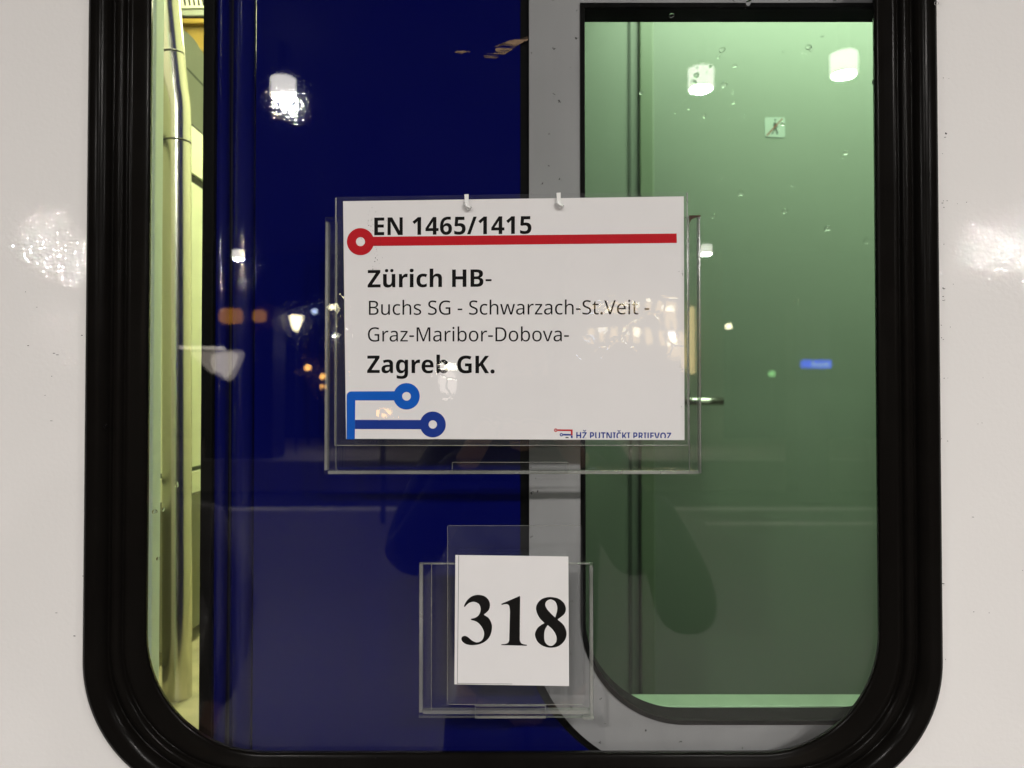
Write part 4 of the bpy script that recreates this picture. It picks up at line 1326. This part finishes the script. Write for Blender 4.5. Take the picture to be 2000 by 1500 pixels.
film('laminate_backing', [(654, 385), (658, 871), (1343, 870), (1344, 374)], YPAP + .0008, M['backing'], SG)
film('laminate_film', [(654, 385), (658, 871), (1343, 870), (1344, 374)], YPAP - .0007, M['film'], SG, .0003)
solid_edge('film_edge', 653.5, 656.5, 386, 871, YPAP - .0006, .0010, SG)
solid_edge('film_edge', 656, 1343, 869, 871, YPAP - .0006, .0010, SG)
solid_edge('film_edge', 1342, 1344.5, 376, 870, YPAP - .0006, .0010, SG)

# ---- cable ties holding the sign at its top edge
for i, (px, py, lab) in enumerate(((911, 381, 'white nylon clip on the top edge of the sign above the digit 5'), (1091, 378, 'white nylon clip on the top edge of the sign before the grey frame'))):
    Tt = thing('nylon_clip', lab, 'clip', tuple(at(px, py + 15, -.009)), 'nylon clips on the top edge of the route sign')
    bm = bmesh.new()
    q = [(px - 4.0, py - 1.5), (px + 4.0, py - 2), (px + 4.6, py + 17), (px + 8.5, py + 24), (px + 6, py + 28), (px + 1.5, py + 28), (px - 3.2, py + 22), (px - 5.5, py + 17), (px - 3.6, py + 13)]
    w = [[(at(x, y, -.0105).x, at(x, y, -.0105).z) for x, y in spline([(a, b, 1) if j < 2 else (a, b) for j, (a, b) in enumerate(q)], 4)]]
    plate('strap', w, -.0105, -.0085, M['tie'], Tt)
    bm = bmesh.new()
    c = at(px + 1.5, py + 19, -.0108)
    tube(bm, [c + Vector((-.0022, .001, .0018)), c + Vector((-.0008, -.0008, -.0010)), c + Vector((.0018, -.0006, -.0026)), c + Vector((.0030, .001, -.0018))], .0011, 10)
    link('strap_end', bm_mesh('strap_end', bm), M['tie'], Tt, smooth=True)

# ---- number card
NC = thing('number_card', 'white card with the black number 318 in the small holder', 'number card', tuple(at(1000, 1339, -.006)))
YN = -.0055
quad_px('paper_sheet', [(889.5, 1084), (887.5, 1336.5), (1111.5, 1340), (1110, 1087)], YN, .0004, M['paper'], NC)
d_ = 240 / 2000.0


def D_(pts, corners=()):
    return spline([(880 + p[0] * d_, 1140 + p[1] * d_) + tuple(p[2:]) for p in pts], 5)


three = D_([(215, 372, 1), (258, 285), (338, 210), (445, 182), (555, 205), (622, 270), (642, 350), (620, 430), (542, 505, 1), (620, 560), (664, 640), (675, 715), (656, 820), (600, 910), (500, 975), (370, 1001), (260, 987), (197, 945), (175, 900), (192, 862), (240, 850), (290, 875), (350, 925), (420, 955), (485, 940), (530, 890), (546, 815), (530, 745), (482, 670), (420, 618), (334, 590, 1), (332, 572, 1), (400, 553), (455, 515), (486, 450), (487, 385), (460, 330), (410, 302), (350, 297), (290, 322), (232, 378, 1)])
one = D_([(825, 328, 1), (1125, 200, 1), (1133, 205, 1), (1126, 925, 1), (1148, 965), (1185, 984), (1241, 994, 1), (1241, 1011, 1), (828, 1000, 1), (828, 985, 1), (895, 980), (938, 958), (955, 920, 1), (967, 450, 1), (957, 372), (935, 340), (895, 333), (833, 346, 1)])
eight = D_([(1640, 218), (1755, 242), (1842, 312), (1877, 405), (1850, 495), (1742, 582, 1), (1845, 680), (1888, 805), (1860, 920), (1770, 1010), (1650, 1043), (1520, 1020), (1420, 950), (1374, 840), (1395, 755), (1440, 697), (1527, 641, 1), (1440, 545), (1391, 420), (1410, 330), (1468, 260), (1550, 226)])
e1 = D_([(1640, 257), (1700, 288), (1731, 350), (1736, 430), (1704, 551, 1), (1640, 492), (1570, 412), (1541, 345), (1558, 290), (1600, 262)])
e2 = D_([(1580, 674, 1), (1660, 745), (1715, 835), (1727, 910), (1705, 970), (1650, 1010), (1592, 1003), (1545, 960), (1524, 885), (1532, 765)])
for nm, lps in (('digit', [three]), ('digit', [one]), ('digit', [eight, e1, e2])):
    sheet_px(nm, lps, YN - .00015, M['ink'], NC)
sheet_px('fold_line', [[(895.6, 1084.5), (896.4, 1084.5), (893.6, 1336), (892.9, 1336)]], YN - .00015, M['ink'], NC)
sheet_px('fold_line', [[(893, 1334.2), (1000, 1335.6), (1000, 1336.3), (893, 1335.0)]], YN - .00015, M['ink'], NC)
film('laminate_backing', [(876, 1026), (872, 1376), (1140, 1380), (1137, 1030)], YN + .0008, M['backing'], NC)
film('laminate_film', [(876, 1026), (872, 1376), (1140, 1380), (1137, 1030)], YN - .0006, M['film2'], NC, .0003)
solid_edge('film_edge', 873.5, 874.6, 1027, 1368, YN - .0005, .0008, NC)
solid_edge('film_edge', 878, 1138, 1375.6, 1376.8, YN - .0005, .0008, NC)
solid_edge('film_edge', 876, 1136, 1026.5, 1027.4, YN - .0005, .0008, NC)

# ================================================================== RAINDROPS
def drop_mesh(name, seed):
    rnd = random.Random(seed)
    bm = bmesh.new()
    bmesh.ops.create_uvsphere(bm, u_segments=18, v_segments=12, radius=1.0)
    ph = rnd.uniform(0, 6)
    for v in bm.verts:
        c = v.co
        a = math.atan2(c.z, c.x)
        k = 1 + .16 * math.sin(2 * a + ph) + .07 * math.sin(3 * a + 2 * ph)
        c.x *= k
        c.z *= k * (1.15 if c.z < 0 else 1.0)
        c.y = -max(0.0, -c.y) * .32 if c.y < 0 else c.y * .02
    me = bpy.data.meshes.new(name)
    bm.to_mesh(me)
    bm.free()
    for f in me.polygons:
        f.use_smooth = True
    me.materials.append(M['water'])
    return me


DM = [drop_mesh('raindrop', s) for s in range(4)]
drops = [(1447, 375, 6), (1533, 412, 5), (1548, 361, 4), (1617, 445, 6), (1692, 470, 6), (1652, 298, 5), (1646, 306, 3), (1394, 422, 5), (1558, 588, 6), (1410, 97, 6), (1403, 110, 4), (1579, 92, 6), (1583, 96, 4), (1414, 165, 6),
         (1360, 147, 6), (1357, 160, 4), (1375, 225, 5), (1454, 226, 3), (1708, 160, 6), (1529, 242, 4), (1319, 219, 3), (1410, 347, 3), (1387, 130, 3), (1368, 120, 3), (1443, 381, 2.5), (1612, 450, 3), (1672, 385, 3), (1252, 181, 4),
         (345, 946, 5), (302, 999, 5), (319, 995, 4), (309, 1091, 4), (612, 1133, 3), (618, 1127, 2.5), (222, 830, 5), (258, 905, 0), (1435, 128, 4), (1430, 180, 3.5), (1433, 200, 3.5), (1340, 190, 3), (1345, 212, 3), (1422, 235, 2.5),
         (1312, 30, 5), (1462, 5, 6), (1812, 22, 4), (1822, 2, 4), (670, 1478, 3), (735, 1476, 3), (1020, 1479, 3), (585, 1472, 3), (545, 1466, 3), (1530, 100, 3), (1606, 70, 3), (1570, 110, 2.5)]
drops = [d for d in drops if d[2] > 0]
for i, (px, py, r) in enumerate(drops):
    o = bpy.data.objects.new('raindrop', DM[i % 4])
    COL.objects.link(o)
    p = at(px, py, .0022)
    fr = px < 290 or px > 1722 or py > 1462
    p.y = .00215 if not fr else (-.0115 if (px < 230 or px > 1790) else -.0015)
    o.location = p
    q = r * s_px * .95
    o.scale = (q, q * random.uniform(.9, 1.4), q)
    o.rotation_euler = (0, random.uniform(-.4, .4), 0)
    tag(o, 'small clear raindrop on the black window rubber' if fr else 'small clear raindrop clinging to the outside of the window glass', 'raindrop', 'raindrops on the window')
